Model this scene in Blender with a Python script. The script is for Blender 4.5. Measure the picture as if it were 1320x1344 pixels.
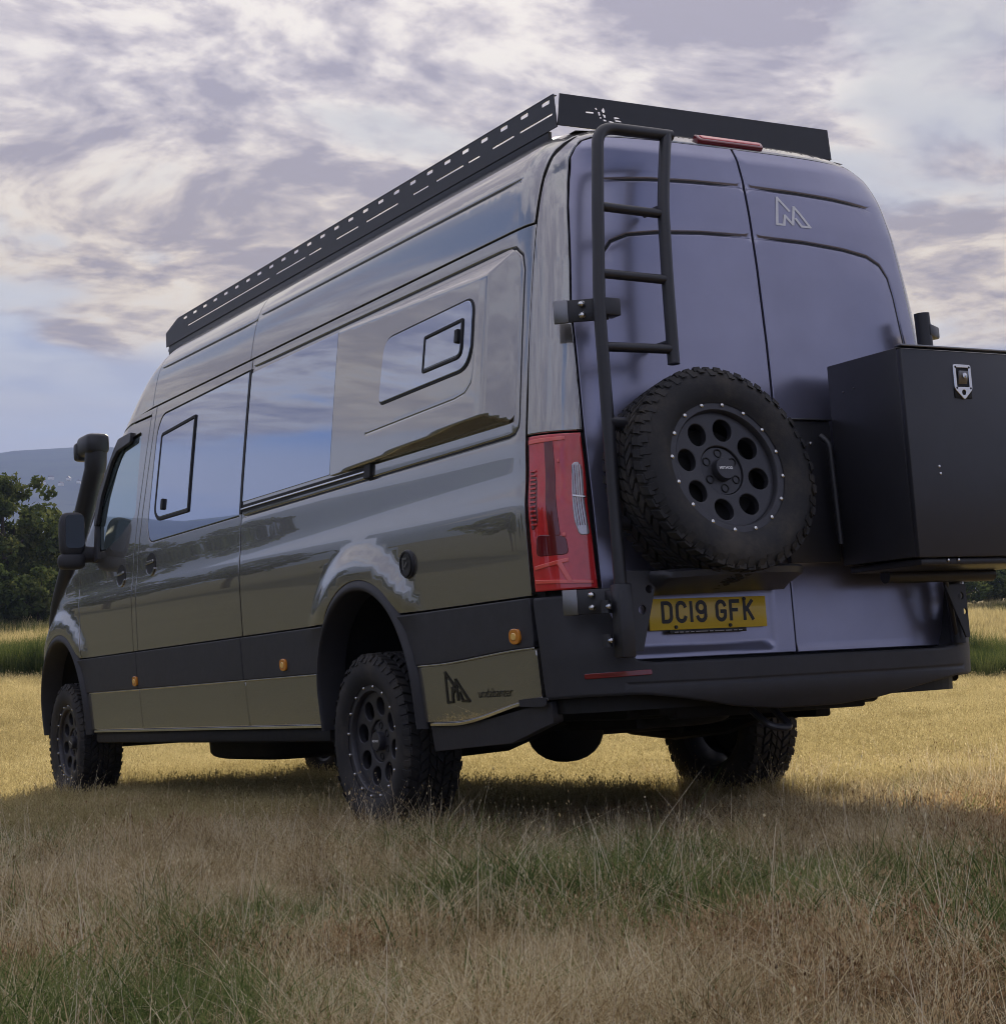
import bpy, bmesh, math, random
import numpy as np
from mathutils import Vector, Matrix
from mathutils.geometry import delaunay_2d_cdt

random.seed(7); rng = np.random.default_rng(7)
for o in list(bpy.data.objects): bpy.data.objects.remove(o)
scene = bpy.context.scene
COL = scene.collection
RAD = math.radians

# ------------------------------------------------------------------ camera
CAM = np.array([-4.28318, -6.72327, 0.54860])
FW = np.array([0.48722, 0.86004, 0.15149]); RT = np.array([0.87008, -0.49291, 0.0]); UP = np.array([-0.07467, -0.13181, 0.98846])
cd = bpy.data.cameras.new('camera'); cam = bpy.data.objects.new('camera', cd); COL.objects.link(cam)
cd.sensor_fit = 'HORIZONTAL'; cd.sensor_width = 36.0; cd.lens = 63.397
cd.shift_x = 0.02062; cd.shift_y = -0.09579
cd.clip_start = 0.05; cd.clip_end = 20000
cam.matrix_world = Matrix(((RT[0], UP[0], -FW[0], CAM[0]), (RT[1], UP[1], -FW[1], CAM[1]), (RT[2], UP[2], -FW[2], CAM[2]), (0, 0, 0, 1)))
scene.camera = cam

# ------------------------------------------------------------------ sun, exposure
SUN_EL, SUN_AZ = RAD(22.6), RAD(29.0)          # azimuth from +Y towards +X
SUN = np.array([math.sin(SUN_AZ)*math.cos(SUN_EL), math.cos(SUN_AZ)*math.cos(SUN_EL), math.sin(SUN_EL)])
sl = bpy.data.lights.new('sun', 'SUN'); sl.energy = 2.0; sl.angle = RAD(1.6); sl.color = (1.0, 0.87, 0.66)
so = bpy.data.objects.new('sun', sl); COL.objects.link(so)
so.rotation_euler = Vector(SUN).to_track_quat('Z', 'Y').to_euler()
vs = scene.view_settings
vs.view_transform = 'Standard'; vs.look = 'None'; vs.gamma = 1.0; vs.use_curve_mapping = False
vs.exposure = 1.97
scene.cycles.max_bounces = 8; scene.cycles.transparent_max_bounces = 8; scene.cycles.volume_bounces = 0
scene.cycles.use_denoising = True; scene.cycles.filter_width = 1.0

# ------------------------------------------------------------------ node helpers
class NT:
    def __init__(s, tree): s.t = tree; tree.nodes.clear()
    def n(s, kind, **kw):
        nd = s.t.nodes.new(kind)
        for k, v in kw.items():
            if k.startswith('_'): setattr(nd, k[1:], v)
        return nd
    def l(s, a, b): s.t.links.new(a, b)
    def math(s, op, a, b=None, c=None, clamp=False):
        nd = s.t.nodes.new('ShaderNodeMath'); nd.operation = op; nd.use_clamp = clamp
        for i, v in enumerate((a, b, c)):
            if v is None: continue
            if isinstance(v, (int, float)): nd.inputs[i].default_value = v
            else: s.l(v, nd.inputs[i])
        return nd.outputs[0]
    def vmath(s, op, a, b=None):
        nd = s.t.nodes.new('ShaderNodeVectorMath'); nd.operation = op
        for i, v in enumerate((a, b)):
            if v is None: continue
            if isinstance(v, (tuple, list)): nd.inputs[i].default_value = v
            else: s.l(v, nd.inputs[i])
        return nd
    def mix(s, f, a, b):
        nd = s.t.nodes.new('ShaderNodeMix'); nd.data_type = 'RGBA'
        for i, v in ((0, f), (6, a), (7, b)):
            if isinstance(v, (int, float)): nd.inputs[i].default_value = v
            elif isinstance(v, (tuple, list)): nd.inputs[i].default_value = (*v[:3], 1)
            else: s.l(v, nd.inputs[i])
        return nd.outputs[2]
    def noise(s, vec, scale, detail=4, rough=.55, dist=0.0, w=None):
        nd = s.t.nodes.new('ShaderNodeTexNoise')
        nd.inputs['Scale'].default_value = scale; nd.inputs['Detail'].default_value = detail
        nd.inputs['Roughness'].default_value = rough; nd.inputs['Distortion'].default_value = dist
        if w is not None: nd.noise_dimensions = '4D'; nd.inputs['W'].default_value = w
        if vec is not None: s.l(vec, nd.inputs['Vector'])
        return nd.outputs[0]
    def ss(s, v, a, b):
        nd = s.t.nodes.new('ShaderNodeMapRange'); nd.interpolation_type = 'SMOOTHSTEP'
        s.l(v, nd.inputs[0]); nd.inputs[1].default_value = a; nd.inputs[2].default_value = b
        return nd.outputs[0]
    def ramp(s, v, stops):
        nd = s.t.nodes.new('ShaderNodeValToRGB'); e = nd.color_ramp.elements
        while len(e) < len(stops): e.new(0.5)
        for el, (p, c) in zip(e, stops): el.position = p; el.color = (*c[:3], 1)
        s.l(v, nd.inputs[0]); return nd.outputs[0]

# ------------------------------------------------------------------ world: Nishita sky under a broken cloud deck
world = bpy.data.worlds.new('World'); scene.world = world; world.use_nodes = True
W = NT(world.node_tree)
GAPS, GAPW, BIGW = 1.0, 21.0, 8.7
tc = W.n('ShaderNodeTexCoord').outputs['Generated']
sky = W.n('ShaderNodeTexSky'); sky.sky_type = 'NISHITA'; sky.sun_disc = False
sky.sun_elevation = SUN_EL; sky.sun_rotation = SUN_AZ; sky.altitude = 150; sky.air_density = 1.0; sky.dust_density = 0.15; sky.ozone_density = 3.0
W.l(tc, sky.inputs[0])
sep = W.n('ShaderNodeSeparateXYZ'); W.l(W.vmath('NORMALIZE', tc).outputs[0], sep.inputs[0])
zz = W.math('MAXIMUM', sep.outputs[2], 0.0)
den = W.math('ADD', zz, 0.10)
px = W.math('DIVIDE', sep.outputs[0], den); py = W.math('DIVIDE', sep.outputs[1], den)
cmb = W.n('ShaderNodeCombineXYZ'); W.l(px, cmb.inputs[0]); W.l(py, cmb.inputs[1])
P = cmb.outputs[0]
warp = W.noise(P, 1.3, 2, .5); Pw = W.vmath('ADD', P, None)
wv = W.n('ShaderNodeCombineXYZ'); W.l(W.math('MULTIPLY', W.math('SUBTRACT', warp, .5), .55), wv.inputs[0]); W.l(W.math('MULTIPLY', W.math('SUBTRACT', W.noise(P, 1.1, 2, .5, w=3.3), .5), .55), wv.inputs[1])
W.l(wv.outputs[0], Pw.inputs[1]); Pw = Pw.outputs[0]
big = W.noise(Pw, 1.15, 3, .55, w=BIGW)
mid = W.noise(Pw, 4.2, 5, .58, w=5.2)
fine = W.noise(Pw, 13.0, 5, .60, w=9.1)
# thickness of the deck
th = W.math('ADD', W.math('MULTIPLY', big, .42), W.math('ADD', W.math('MULTIPLY', mid, .34), W.math('MULTIPLY', fine, .28)))
# the deck thins out towards the horizon, where only low streaks remain
elev = sep.outputs[2]
cov = W.ss(W.math('ADD', elev, W.math('MULTIPLY', W.math('SUBTRACT', mid, .5), .022)), 0.176, 0.190)
dense = W.ss(th, 0.42, 0.52)
gapn = W.ss(W.math('ADD', W.noise(Pw, GAPS, 3, .5, w=GAPW), W.math('MULTIPLY', W.math('SUBTRACT', mid, .5), .30)),   .37, .46)      # blue openings in the deck
alpha = W.math('MULTIPLY', W.math('MULTIPLY', cov, gapn), W.math('ADD', W.math('MULTIPLY', dense, .60), .40))
# low cloud banks near the horizon
st = W.n('ShaderNodeCombineXYZ'); W.l(sep.outputs[0], st.inputs[0]); W.l(sep.outputs[1], st.inputs[1]); W.l(W.math('MULTIPLY', elev, 7.0), st.inputs[2])
bank = W.noise(st.outputs[0], 3.0, 6, .6, w=2.0)
lowc = W.math('MULTIPLY', W.ss(bank, .50, .62), W.math('MULTIPLY', W.ss(elev, .02, .07), W.math('SUBTRACT', 1.0, W.ss(elev, .15, .19))))
# cloud colour: cream where thin and lit through, lavender grey where thick
sundot = W.n('ShaderNodeVectorMath'); sundot.operation = 'DOT_PRODUCT'; W.l(W.vmath('NORMALIZE', tc).outputs[0], sundot.inputs[0]); sundot.inputs[1].default_value = tuple(SUN)
glow = W.ss(sundot.outputs['Value'], 0.55, 1.0)
ccol = W.ramp(th, [(0.43, (3.1, 2.95, 2.5)), (0.48, (2.35, 2.25, 2.05)), (0.525, (1.5, 1.43, 1.45)), (0.575, (0.90, 0.86, 0.98))])
ccol = W.mix(1.0, ccol, ccol)
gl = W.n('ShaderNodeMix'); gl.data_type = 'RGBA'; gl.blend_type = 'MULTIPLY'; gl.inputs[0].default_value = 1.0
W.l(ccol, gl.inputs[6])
gs = W.n('ShaderNodeCombineXYZ')      # overcast zenith brightening added to lift the light in the shade, (1 + 2 sin h) / 3
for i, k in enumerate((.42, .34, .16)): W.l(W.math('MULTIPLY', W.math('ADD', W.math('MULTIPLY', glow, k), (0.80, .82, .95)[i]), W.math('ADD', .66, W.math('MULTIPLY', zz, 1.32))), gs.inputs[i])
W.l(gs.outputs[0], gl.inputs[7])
skyc = W.n('ShaderNodeMix'); skyc.data_type = 'RGBA'; skyc.blend_type = 'MULTIPLY'; skyc.inputs[0].default_value = 1.0
W.l(sky.outputs[0], skyc.inputs[6]); skyc.inputs[7].default_value = (0.19, 0.215, 0.27, 1)
c1 = W.mix(W.math('MULTIPLY', lowc, .75), skyc.outputs[2], (2.3, 2.2, 2.0))
c1 = W.mix(W.math('MULTIPLY', W.math('SUBTRACT', 1.0, W.ss(elev, .17, .20)), .78), c1, (1.38, 1.42, 1.55))      # smooth grey air under the deck
veil = W.math('MULTIPLY', W.math('MULTIPLY', W.ss(sundot.outputs['Value'], .62, .93), W.ss(elev, .12, .22)), .85)      # thin high cloud towards the sun
c1 = W.mix(veil, c1, W.mix(W.ss(mid, .35, .65), (2.3, 2.17, 1.85), (1.45, 1.4, 1.4)))
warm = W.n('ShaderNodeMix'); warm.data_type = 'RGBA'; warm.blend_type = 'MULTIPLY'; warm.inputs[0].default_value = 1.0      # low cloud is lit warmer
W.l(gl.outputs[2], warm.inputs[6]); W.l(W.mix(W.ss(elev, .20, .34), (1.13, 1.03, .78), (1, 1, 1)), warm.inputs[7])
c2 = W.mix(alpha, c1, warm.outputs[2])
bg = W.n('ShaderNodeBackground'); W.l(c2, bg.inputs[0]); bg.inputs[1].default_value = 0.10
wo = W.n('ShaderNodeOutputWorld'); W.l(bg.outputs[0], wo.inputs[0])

# ------------------------------------------------------------------ materials
MATS = {}
def principled(name, base, rough=.5, metallic=0.0, coat=0.0, coat_rough=.03, coat_ior=1.5, spec=.5, var=0.0, vscale=8.0, bump=0.0, bscale=60.0, trans=0.0, ior=1.5, dust=0.0, emit=None):
    m = bpy.data.materials.new(name); m.use_nodes = True; t = NT(m.node_tree)
    out = t.n('ShaderNodeOutputMaterial'); b = t.n('ShaderNodeBsdfPrincipled'); t.l(b.outputs[0], out.inputs[0])
    b.inputs['Base Color'].default_value = (*base, 1); b.inputs['Roughness'].default_value = rough
    b.inputs['Metallic'].default_value = metallic; b.inputs['Coat Weight'].default_value = coat
    b.inputs['Coat Roughness'].default_value = coat_rough; b.inputs['Coat IOR'].default_value = coat_ior; b.inputs['Specular IOR Level'].default_value = spec
    b.inputs['Transmission Weight'].default_value = trans; b.inputs['IOR'].default_value = ior
    co = t.n('ShaderNodeTexCoord').outputs['Object']
    if var > 0:
        nz = t.noise(co, vscale, 5, .6)
        t.l(t.mix(nz, tuple(c*(1-var) for c in base), tuple(min(1, c*(1+var)) for c in base)), b.inputs['Base Color'])
        t.l(t.math('ADD', t.math('MULTIPLY', t.math('SUBTRACT', t.noise(co, vscale*2.3, 5, .65), .5), var*.5), rough, clamp=True), b.inputs['Roughness'])
    if dust > 0:
        sp = t.n('ShaderNodeSeparateXYZ'); t.l(co, sp.inputs[0])
        f = t.math('MULTIPLY', t.ss(t.noise(co, 5.0, 8, .7), .42, .75), dust)
        t.l(t.mix(f, base, (.20, .17, .13)), b.inputs['Base Color'])
        t.l(t.math('ADD', t.math('MULTIPLY', f, .5), rough, clamp=True), b.inputs['Roughness'])
    if bump > 0:
        bp = t.n('ShaderNodeBump'); bp.inputs['Strength'].default_value = bump; bp.inputs['Distance'].default_value = .002
        t.l(t.noise(co, bscale, 3, .6), bp.inputs['Height']); t.l(bp.outputs[0], b.inputs['Normal'])
    MATS[name] = m; return m

principled('paint', (.25, .235, .21), .26, .75, 1.0, .012, coat_ior=2.8, var=.06, vscale=3.0)
principled('rear_paint', (.29, .29, .39), .30, .75, .3, .16, var=.22, vscale=2.2)  # same paint as the flanks, bluish sky reflection put into the base colour
principled('glass_tint', (.40, .45, .56), .02, .92, 1.0, .0)
principled('cab_glass', (.30, .40, .42), .03, .75, 1.0, .0)
principled('trim_plastic', (.034, .034, .040), .56, 0, 0, spec=.5, var=.25, vscale=14, bump=.25, bscale=420)
principled('black_metal', (.024, .024, .029), .38, 0, 0, spec=.55, var=.2, vscale=20, bump=.15, bscale=600)
principled('box_metal', (.030, .030, .037), .33, 0, 0, spec=.6, var=.2, vscale=9, bump=.12, bscale=500)
principled('seal', (.006, .006, .007), .6)
principled('underbody', (.010, .010, .010), .8, var=.4, vscale=10)
principled('rubber', (.022, .022, .024), .72, spec=.35, bump=.4, bscale=220, dust=.30)
principled('rim_black', (.050, .050, .058), .40, .3, 0, var=.2, vscale=30)
principled('bolt_steel', (.75, .74, .72), .22, 1.0)
principled('steel_plate', (.26, .26, .27), .36, 1.0, var=.1, vscale=40)
principled('chrome_line', (.70, .70, .72), .10, 1.0)
principled('lamp_red', (.68, .035, .040), .08, 0, 1.0, .01, spec=.8, var=.2, vscale=30)
principled('lamp_dark', (.15, .010, .014), .10, 0, 1.0, .02)
principled('lamp_bright', (.90, .12, .09), .06, 0, 1.0, .01, spec=.8)
principled('lamp_clear', (.55, .52, .56), .07, .5, 1.0, .01)
principled('amber', (.70, .25, .02), .12, 0, 1.0, .02)
principled('amber_core', (1.0, .62, .16), .12, 0, 1.0, .02)
principled('plate_yellow', (.72, .50, .035), .28, 0, .4, .08, var=.06, vscale=20)
principled('plate_black', (.008, .008, .008), .4)
principled('plate_white', (.75, .75, .75), .4)
principled('decal_black', (.008, .008, .010), .35)
principled('decal_grey', (.80, .80, .82), .4, 0)
principled('mirror_dark', (.045, .05, .055), .04, .9)
principled('reflector', (.20, .010, .015), .12, 0, 1.0, .02)

# ------------------------------------------------------------------ object helpers
def link(o, parent=None):
    COL.objects.link(o)
    if parent is not None: o.parent = parent
    return o
def add_mesh(name, v, f, mat, parent=None, smooth=False, normals=None, auto=None):
    me = bpy.data.meshes.new(name)
    me.from_pydata([tuple(map(float, p)) for p in v], [], [tuple(map(int, q)) for q in f]); 
    me.materials.append(MATS[mat] if isinstance(mat, str) else mat)
    if smooth or normals is not None: me.polygons.foreach_set('use_smooth', [True]*len(me.polygons))
    me.update()
    if auto is not None:
        me.polygons.foreach_set('use_smooth', [True]*len(me.polygons)); me.set_sharp_from_angle(angle=RAD(auto))
    if normals is not None: me.normals_split_custom_set_from_vertices([tuple(map(float, n)) for n in normals])
    return link(bpy.data.objects.new(name, me), parent)
class MB:
    """collects geometry for one mesh"""
    def __init__(s): s.v = []; s.f = []
    def add(s, v, f):
        n = len(s.v); s.v += [tuple(p) for p in v]; s.f += [tuple(i+n for i in q) for q in f]; return s
    def box(s, c, d, bev=.004, R=None):
        bm = bmesh.new(); bmesh.ops.create_cube(bm, size=1.0)
        for vv in bm.verts: vv.co = Vector((vv.co.x*d[0], vv.co.y*d[1], vv.co.z*d[2]))
        if bev > 0: bmesh.ops.bevel(bm, geom=bm.edges[:], offset=min(bev, .45*min(d)), segments=2, affect='EDGES', profile=.5)
        bm.verts.index_update(); M = Matrix(R) if R is not None else Matrix.Identity(3)
        s.add([M @ vv.co + Vector(c) for vv in bm.verts], [[q.index for q in fc.verts] for fc in bm.faces]); bm.free(); return s
    def tube(s, pts, r, n=12, cap=True):
        pts = [Vector(p) for p in pts]; rs = r if hasattr(r, '__len__') else [r]*len(pts)
        t0 = (pts[1]-pts[0]).normalized(); a = t0.orthogonal().normalized(); vs_ = []; N = len(pts)
        for i, p in enumerate(pts):
            t = ((pts[min(i+1, N-1)]-pts[max(i-1, 0)])).normalized()
            a = (a - t*a.dot(t)).normalized(); b = t.cross(a)
            for k in range(n):
                an = 2*math.pi*k/n; vs_.append(p+(a*math.cos(an)+b*math.sin(an))*rs[i])
        f = [(i*n+k, i*n+(k+1) % n, (i+1)*n+(k+1) % n, (i+1)*n+k) for i in range(N-1) for k in range(n)]
        if cap: f += [tuple(range(n-1, -1, -1)), tuple((N-1)*n+k for k in range(n))]
        return s.add(vs_, f)
    def lathe(s, prof, axis='x', n=48, c=(0, 0, 0), closed=False):
        """prof: list of (radius, along)"""
        vs_ = []; m = len(prof)
        for k in range(n):
            an = 2*math.pi*k/n; ca, sa = math.cos(an), math.sin(an)
            for r, h in prof:
                vs_.append((c[0]+h, c[1]+r*ca, c[2]+r*sa) if axis == 'x' else ((c[0]+r*ca, c[1]+h, c[2]+r*sa) if axis == 'y' else (c[0]+r*ca, c[1]+r*sa, c[2]+h)))
        f = []
        for k in range(n):
            k2 = (k+1) % n
            for i in range(m if closed else m-1):
                j = (i+1) % m; f.append((k*m+i, k*m+j, k2*m+j, k2*m+i))
        return s.add(vs_, f)
    def build(s, name, mat, parent=None, auto=35): return add_mesh(name, s.v, s.f, mat, parent, auto=auto)

def fillet(pts, r, n=8):
    """round the inner corners of an open 3-D polyline"""
    pts = [Vector(p) for p in pts]; out = [pts[0]]
    for i in range(1, len(pts)-1):
        a, b, c = pts[i-1], pts[i], pts[i+1]
        d = min(r, (a-b).length*.49, (c-b).length*.49); p0 = b+(a-b).normalized()*d; p1 = b+(c-b).normalized()*d
        for k in range(n+1):
            t = k/n; out.append(p0*(1-t)**2+b*2*t*(1-t)+p1*t*t)
    out.append(pts[-1]); return out
def round_poly(pts, r, n=6):
    """round every corner of a closed 2-D polygon; r a number or one per corner"""
    P2 = [np.array(p, float) for p in pts]; N = len(P2); out = []
    rs = r if hasattr(r, '__len__') else [r]*N
    for i in range(N):
        a, b, c = P2[i-1], P2[i], P2[(i+1) % N]
        d = min(rs[i], np.linalg.norm(a-b)*.49, np.linalg.norm(c-b)*.49)
        if d < 1e-4: out.append(b); continue
        p0 = b+(a-b)/np.linalg.norm(a-b)*d; p1 = b+(c-b)/np.linalg.norm(c-b)*d
        for k in range(n+1):
            t = k/n; out.append(p0*(1-t)**2+b*2*t*(1-t)+p1*t*t)
    return np.array(out)
def resample(poly, step):
    out = []; N = len(poly)
    for i in range(N):
        a, b = poly[i], poly[(i+1) % N]; n = max(1, int(math.ceil(np.linalg.norm(b-a)/step)))
        for k in range(n): out.append(a+(b-a)*k/n)
    out = np.array(out); keep = [0]
    for i in range(1, len(out)):
        if np.linalg.norm(out[i]-out[keep[-1]]) > 1e-4: keep.append(i)
    if np.linalg.norm(out[keep[-1]]-out[0]) < 1e-4: keep.pop()
    return out[keep]
def area(p): x, y = p[:, 0], p[:, 1]; return .5*np.sum(x*np.roll(y, -1)-np.roll(x, -1)*y)
def offset(p, d):
    """move a ccw closed polygon inwards by d"""
    e = np.roll(p, -1, 0)-p; L = np.linalg.norm(e, axis=1, keepdims=True); n = np.stack([-e[:, 1], e[:, 0]], 1)/L
    m = n+np.roll(n, 1, 0); k = np.linalg.norm(m, axis=1, keepdims=True); m = m/np.maximum(k, 1e-6)
    c = np.maximum((m*n).sum(1, keepdims=True), .5)
    return p+m*d/c
def inside(p, poly):
    x, y = p[:, 0], p[:, 1]; r = np.zeros(len(p), bool); x0, y0 = poly[:, 0], poly[:, 1]; x1, y1 = np.roll(x0, -1), np.roll(y0, -1)
    for a, b, c, d in zip(x0, y0, x1, y1):
        cr = ((b > y) != (d > y)) & (x < (c-a)*(y-b)/((d-b) if d != b else 1e-12)+a); r ^= cr
    return r
def seg_dist(p, a, b):
    ab = b-a; t = np.clip(((p-a)@ab)/max(ab@ab, 1e-12), 0, 1); return np.linalg.norm(p-(a+t[:, None]*ab), axis=1)
def poly_dist(p, poly, closed=True):
    d = np.full(len(p), 1e9)
    for i in range(len(poly) if closed else len(poly)-1): d = np.minimum(d, seg_dist(p, poly[i], poly[(i+1) % len(poly)]))
    return d

def surf_normal(S, u, v, sgn):
    h = 8e-4
    n = np.cross(S(u+h, v)-S(u-h, v), S(u, v+h)-S(u, v-h)); n /= np.maximum(np.linalg.norm(n, axis=1, keepdims=True), 1e-12)
    return n*sgn

def panel(name, outline, S, mat, parent, sgn, holes=(), grid=.05, rows=(), cols=(), grooves=(), bevel=.0028, lip=.03, step=.03, out=0.0):
    """one sheet of bodywork: a 2-D outline laid on surface S(u, v), with a small bevel and a lip
    that turns inwards, holes, and pressed grooves [(polyline, half width, depth)]. sgn makes the normal point outwards."""
    ol = resample(np.array(outline, float), step)
    if area(ol) < 0: ol = ol[::-1]
    hs = []
    for h in holes:
        h = resample(np.array(h, float), step)
        if area(h) < 0: h = h[::-1]
        hs.append(h)
    inn = offset(ol, bevel); hin = [offset(h, -bevel) for h in hs]
    gl_ = [(np.array(g, float), w, d) for g, w, d in grooves]
    def disp(u, v):
        p = np.stack([u, v], 1); r = np.full(len(p), out)
        for g, w, d in gl_:
            t = np.clip(poly_dist(p, g, False)/w, 0, 1); r = r-d*(1-t*t*(3-2*t))
        return r
    def S2(u, v):
        if out == 0 and not gl_: return S(u, v)
        return S(u, v)+surf_normal(S, u, v, sgn)*disp(u, v)[:, None]
    lo, hi = inn.min(0), inn.max(0)
    def ticks(a, b, extra):
        n = max(2, int(round((b-a)/grid))); t = list(np.linspace(a, b, n+1)[1:-1])
        t = [x for x in t if all(abs(x-e) > grid*.3 for e in extra)]+[e for e in extra if a < e < b]
        return np.array(sorted(t))
    us, vs_ = ticks(lo[0], hi[0], list(cols)), ticks(lo[1], hi[1], list(rows))
    G = np.stack(np.meshgrid(us, vs_), -1).reshape(-1, 2) if len(us) and len(vs_) else np.zeros((0, 2))
    if len(G):
        k = inside(G, inn)
        for h in hin: k &= ~inside(G, h)
        G = G[k]; k = poly_dist(G, inn) > grid*.25
        for h in hin: k &= poly_dist(G, h) > grid*.25
        for g, w, d in gl_: k &= poly_dist(G, g, False) > w*1.6
        G = G[k]
    pts = [inn]; edges = []; n0 = 0
    for loop in [inn]+hin:
        if n0: pts.append(loop)
        edges += [(n0+i, n0+(i+1) % len(loop)) for i in range(len(loop))]; n0 += len(loop)
    for g, w, d in gl_:
        gg = [g[0]]
        for a, b in zip(g[:-1], g[1:]):
            m = max(1, int(math.ceil(np.linalg.norm(b-a)/.04)))
            gg += [a+(b-a)*j/m for j in range(1, m+1)]
        gg = np.array(gg); tg = np.gradient(gg, axis=0); tg /= np.linalg.norm(tg, axis=1, keepdims=True); nn = np.stack([-tg[:, 1], tg[:, 0]], 1)
        for o_ in (-w, -w*.5, 0, w*.5, w):
            L = gg+nn*o_; k = inside(L, inn)
            for h in hin: k &= ~inside(L, h)
            idx = -np.ones(len(L), int); LL = L[k]; idx[k] = n0+np.arange(len(LL)); pts.append(LL); n0 += len(LL)
            edges += [(idx[i], idx[i+1]) for i in range(len(L)-1) if idx[i] >= 0 and idx[i+1] >= 0]
    pts.append(G); A = np.concatenate([p for p in pts if len(p)])
    r = delaunay_2d_cdt([Vector(p) for p in A], edges, [], 0, 1e-6)
    V = np.array([tuple(p) for p in r[0]]); F = np.array([tuple(f) for f in r[2]], int)
    c = V[F].mean(1); k = inside(c, inn)
    for h in hin: k &= ~inside(c, h)
    F = F[k]
    ar = (V[F[:, 1], 0]-V[F[:, 0], 0])*(V[F[:, 2], 1]-V[F[:, 0], 1])-(V[F[:, 2], 0]-V[F[:, 0], 0])*(V[F[:, 1], 1]-V[F[:, 0], 1])
    F = F[np.abs(ar) > 1e-10]
    X = S2(V[:, 0], V[:, 1]); Nn = surf_normal(S2, V[:, 0], V[:, 1], sgn)
    verts = [X]; norms = [Nn]; faces = [tuple(f) if sgn > 0 else tuple(f[::-1]) for f in F]; n = len(X)
    for loop, il, s_in in [(ol, inn, 1)]+[(h, hi_, -1) for h, hi_ in zip(hs, hin)]:
        m = len(loop); a = S2(il[:, 0], il[:, 1]); na = surf_normal(S2, il[:, 0], il[:, 1], sgn)
        b0 = S2(loop[:, 0], loop[:, 1]); nb = surf_normal(S2, loop[:, 0], loop[:, 1], sgn); b = b0-nb*bevel
        od = b0-a; od /= np.maximum(np.linalg.norm(od, axis=1, keepdims=True), 1e-9)
        mid = (nb+od); mid /= np.linalg.norm(mid, axis=1, keepdims=True); cc = b0-nb*lip
        verts += [a, b, b, cc]; norms += [na, mid, od, od]
        for i in range(m):
            j = (i+1) % m
            for p, q in ((0, 1), (2, 3)):
                f = (n+p*m+i, n+q*m+i, n+q*m+j, n+p*m+j)
                faces.append(f if s_in*sgn > 0 else f[::-1])
        n += 4*m
    ob = add_mesh(name, np.concatenate(verts), faces, mat, parent, normals=np.concatenate(norms))
    for g, w, d in gl_:  # dark strip laid in each deep groove, standing in for its shade
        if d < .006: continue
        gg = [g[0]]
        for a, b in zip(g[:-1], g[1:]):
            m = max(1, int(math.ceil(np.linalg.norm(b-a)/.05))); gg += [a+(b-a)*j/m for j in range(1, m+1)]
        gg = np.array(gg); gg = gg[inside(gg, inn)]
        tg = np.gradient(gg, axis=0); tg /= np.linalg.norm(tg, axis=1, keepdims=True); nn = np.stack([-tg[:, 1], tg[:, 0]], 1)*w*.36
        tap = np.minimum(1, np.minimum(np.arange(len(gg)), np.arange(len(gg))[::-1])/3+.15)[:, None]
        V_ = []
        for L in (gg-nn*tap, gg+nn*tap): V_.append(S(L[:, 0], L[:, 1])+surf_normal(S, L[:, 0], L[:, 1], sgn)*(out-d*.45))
        k_ = len(gg); add_mesh('crease_shade', np.concatenate(V_), [(i, i+1, k_+i+1, k_+i) for i in range(k_-1)], 'seal', ob if parent is van else parent)
    return ob

def text_mesh(body, size, extr=.0006, bold=0.0):
    cu = bpy.data.curves.new('t', 'FONT'); cu.body = body; cu.size = size; cu.extrude = extr; cu.offset = bold; cu.resolution_u = 3
    cu.align_x = 'CENTER'; cu.align_y = 'CENTER'
    ob = bpy.data.objects.new('t', cu); COL.objects.link(ob); dg = bpy.context.evaluated_depsgraph_get()
    me = bpy.data.meshes.new_from_object(ob.evaluated_get(dg)); v = np.array([tuple(p.co) for p in me.vertices]); f = [tuple(p.vertices) for p in me.polygons]
    bpy.data.objects.remove(ob); bpy.data.curves.remove(cu); bpy.data.meshes.remove(me)
    return v, f
def strokes(lines, w, t=.0008):
    """flat lettering strokes: each a 2-D polyline of width w; returns verts in (u, v, height)"""
    v = []; f = []
    for L in lines:
        L = [np.array(p, float) for p in L]
        for a, b in zip(L[:-1], L[1:]):
            d = (b-a)/np.linalg.norm(b-a); n = np.array([-d[1], d[0]])*w/2; e = d*w*.35; k = len(v)
            for p in (a-e-n, b+e-n, b+e+n, a-e+n): v.append((p[0], p[1], t))
            f.append((k, k+1, k+2, k+3))
    return np.array(v), f

# ================================================================== THE VAN
# van frame: x to its right, y forward, z up, origin on the ground under the rear axle
def smooth(a, b, x): t = np.clip((np.asarray(x, float)-a)/(b-a), 0, 1); return t*t*(3-2*t)
_tz = [.30, .45, .62, .80, .95, 1.10, 1.17, 1.21, 1.25, 1.30, 1.36, 1.44, 1.55, 1.75, 1.95, 2.15, 2.28, 2.40, 2.47, 2.53, 2.58, 2.62, 2.66]
_ta = [-8., -6.0, -4.0, -2.8, -2.0, -1.5, -.2, 5.0, 8.5, 4.6, 2.2, 4.8, 6.0, 6.5, 6.8, 7.5, 9.5, 13., 20., 31., 44., 58., 72.]
ZD = np.arange(.30, 2.661, .002); TA = np.interp(ZD, _tz, _ta)
_k = np.exp(-.5*(np.arange(-12, 13)/5.0)**2); _k /= _k.sum(); TA = np.convolve(np.pad(TA, 12, mode='edge'), _k, 'valid')
WD = -np.concatenate([[0], np.cumsum(np.tan(np.radians(.5*(TA[1:]+TA[:-1])))*.002)]); WD += 1.0-np.interp(.95, ZD, WD)
def wz(z): return np.interp(z, ZD, WD)
def rz(z): return np.interp(z, [.4, .9, 1.4, 1.8, 2.1, 2.3, 2.45, 2.55, 2.60, 2.64, 2.66], [-1.595, -1.588, -1.575, -1.56, -1.54, -1.52, -1.497, -1.47, -1.44, -1.40, -1.36])
RB, RN = .36, 4.2
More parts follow.
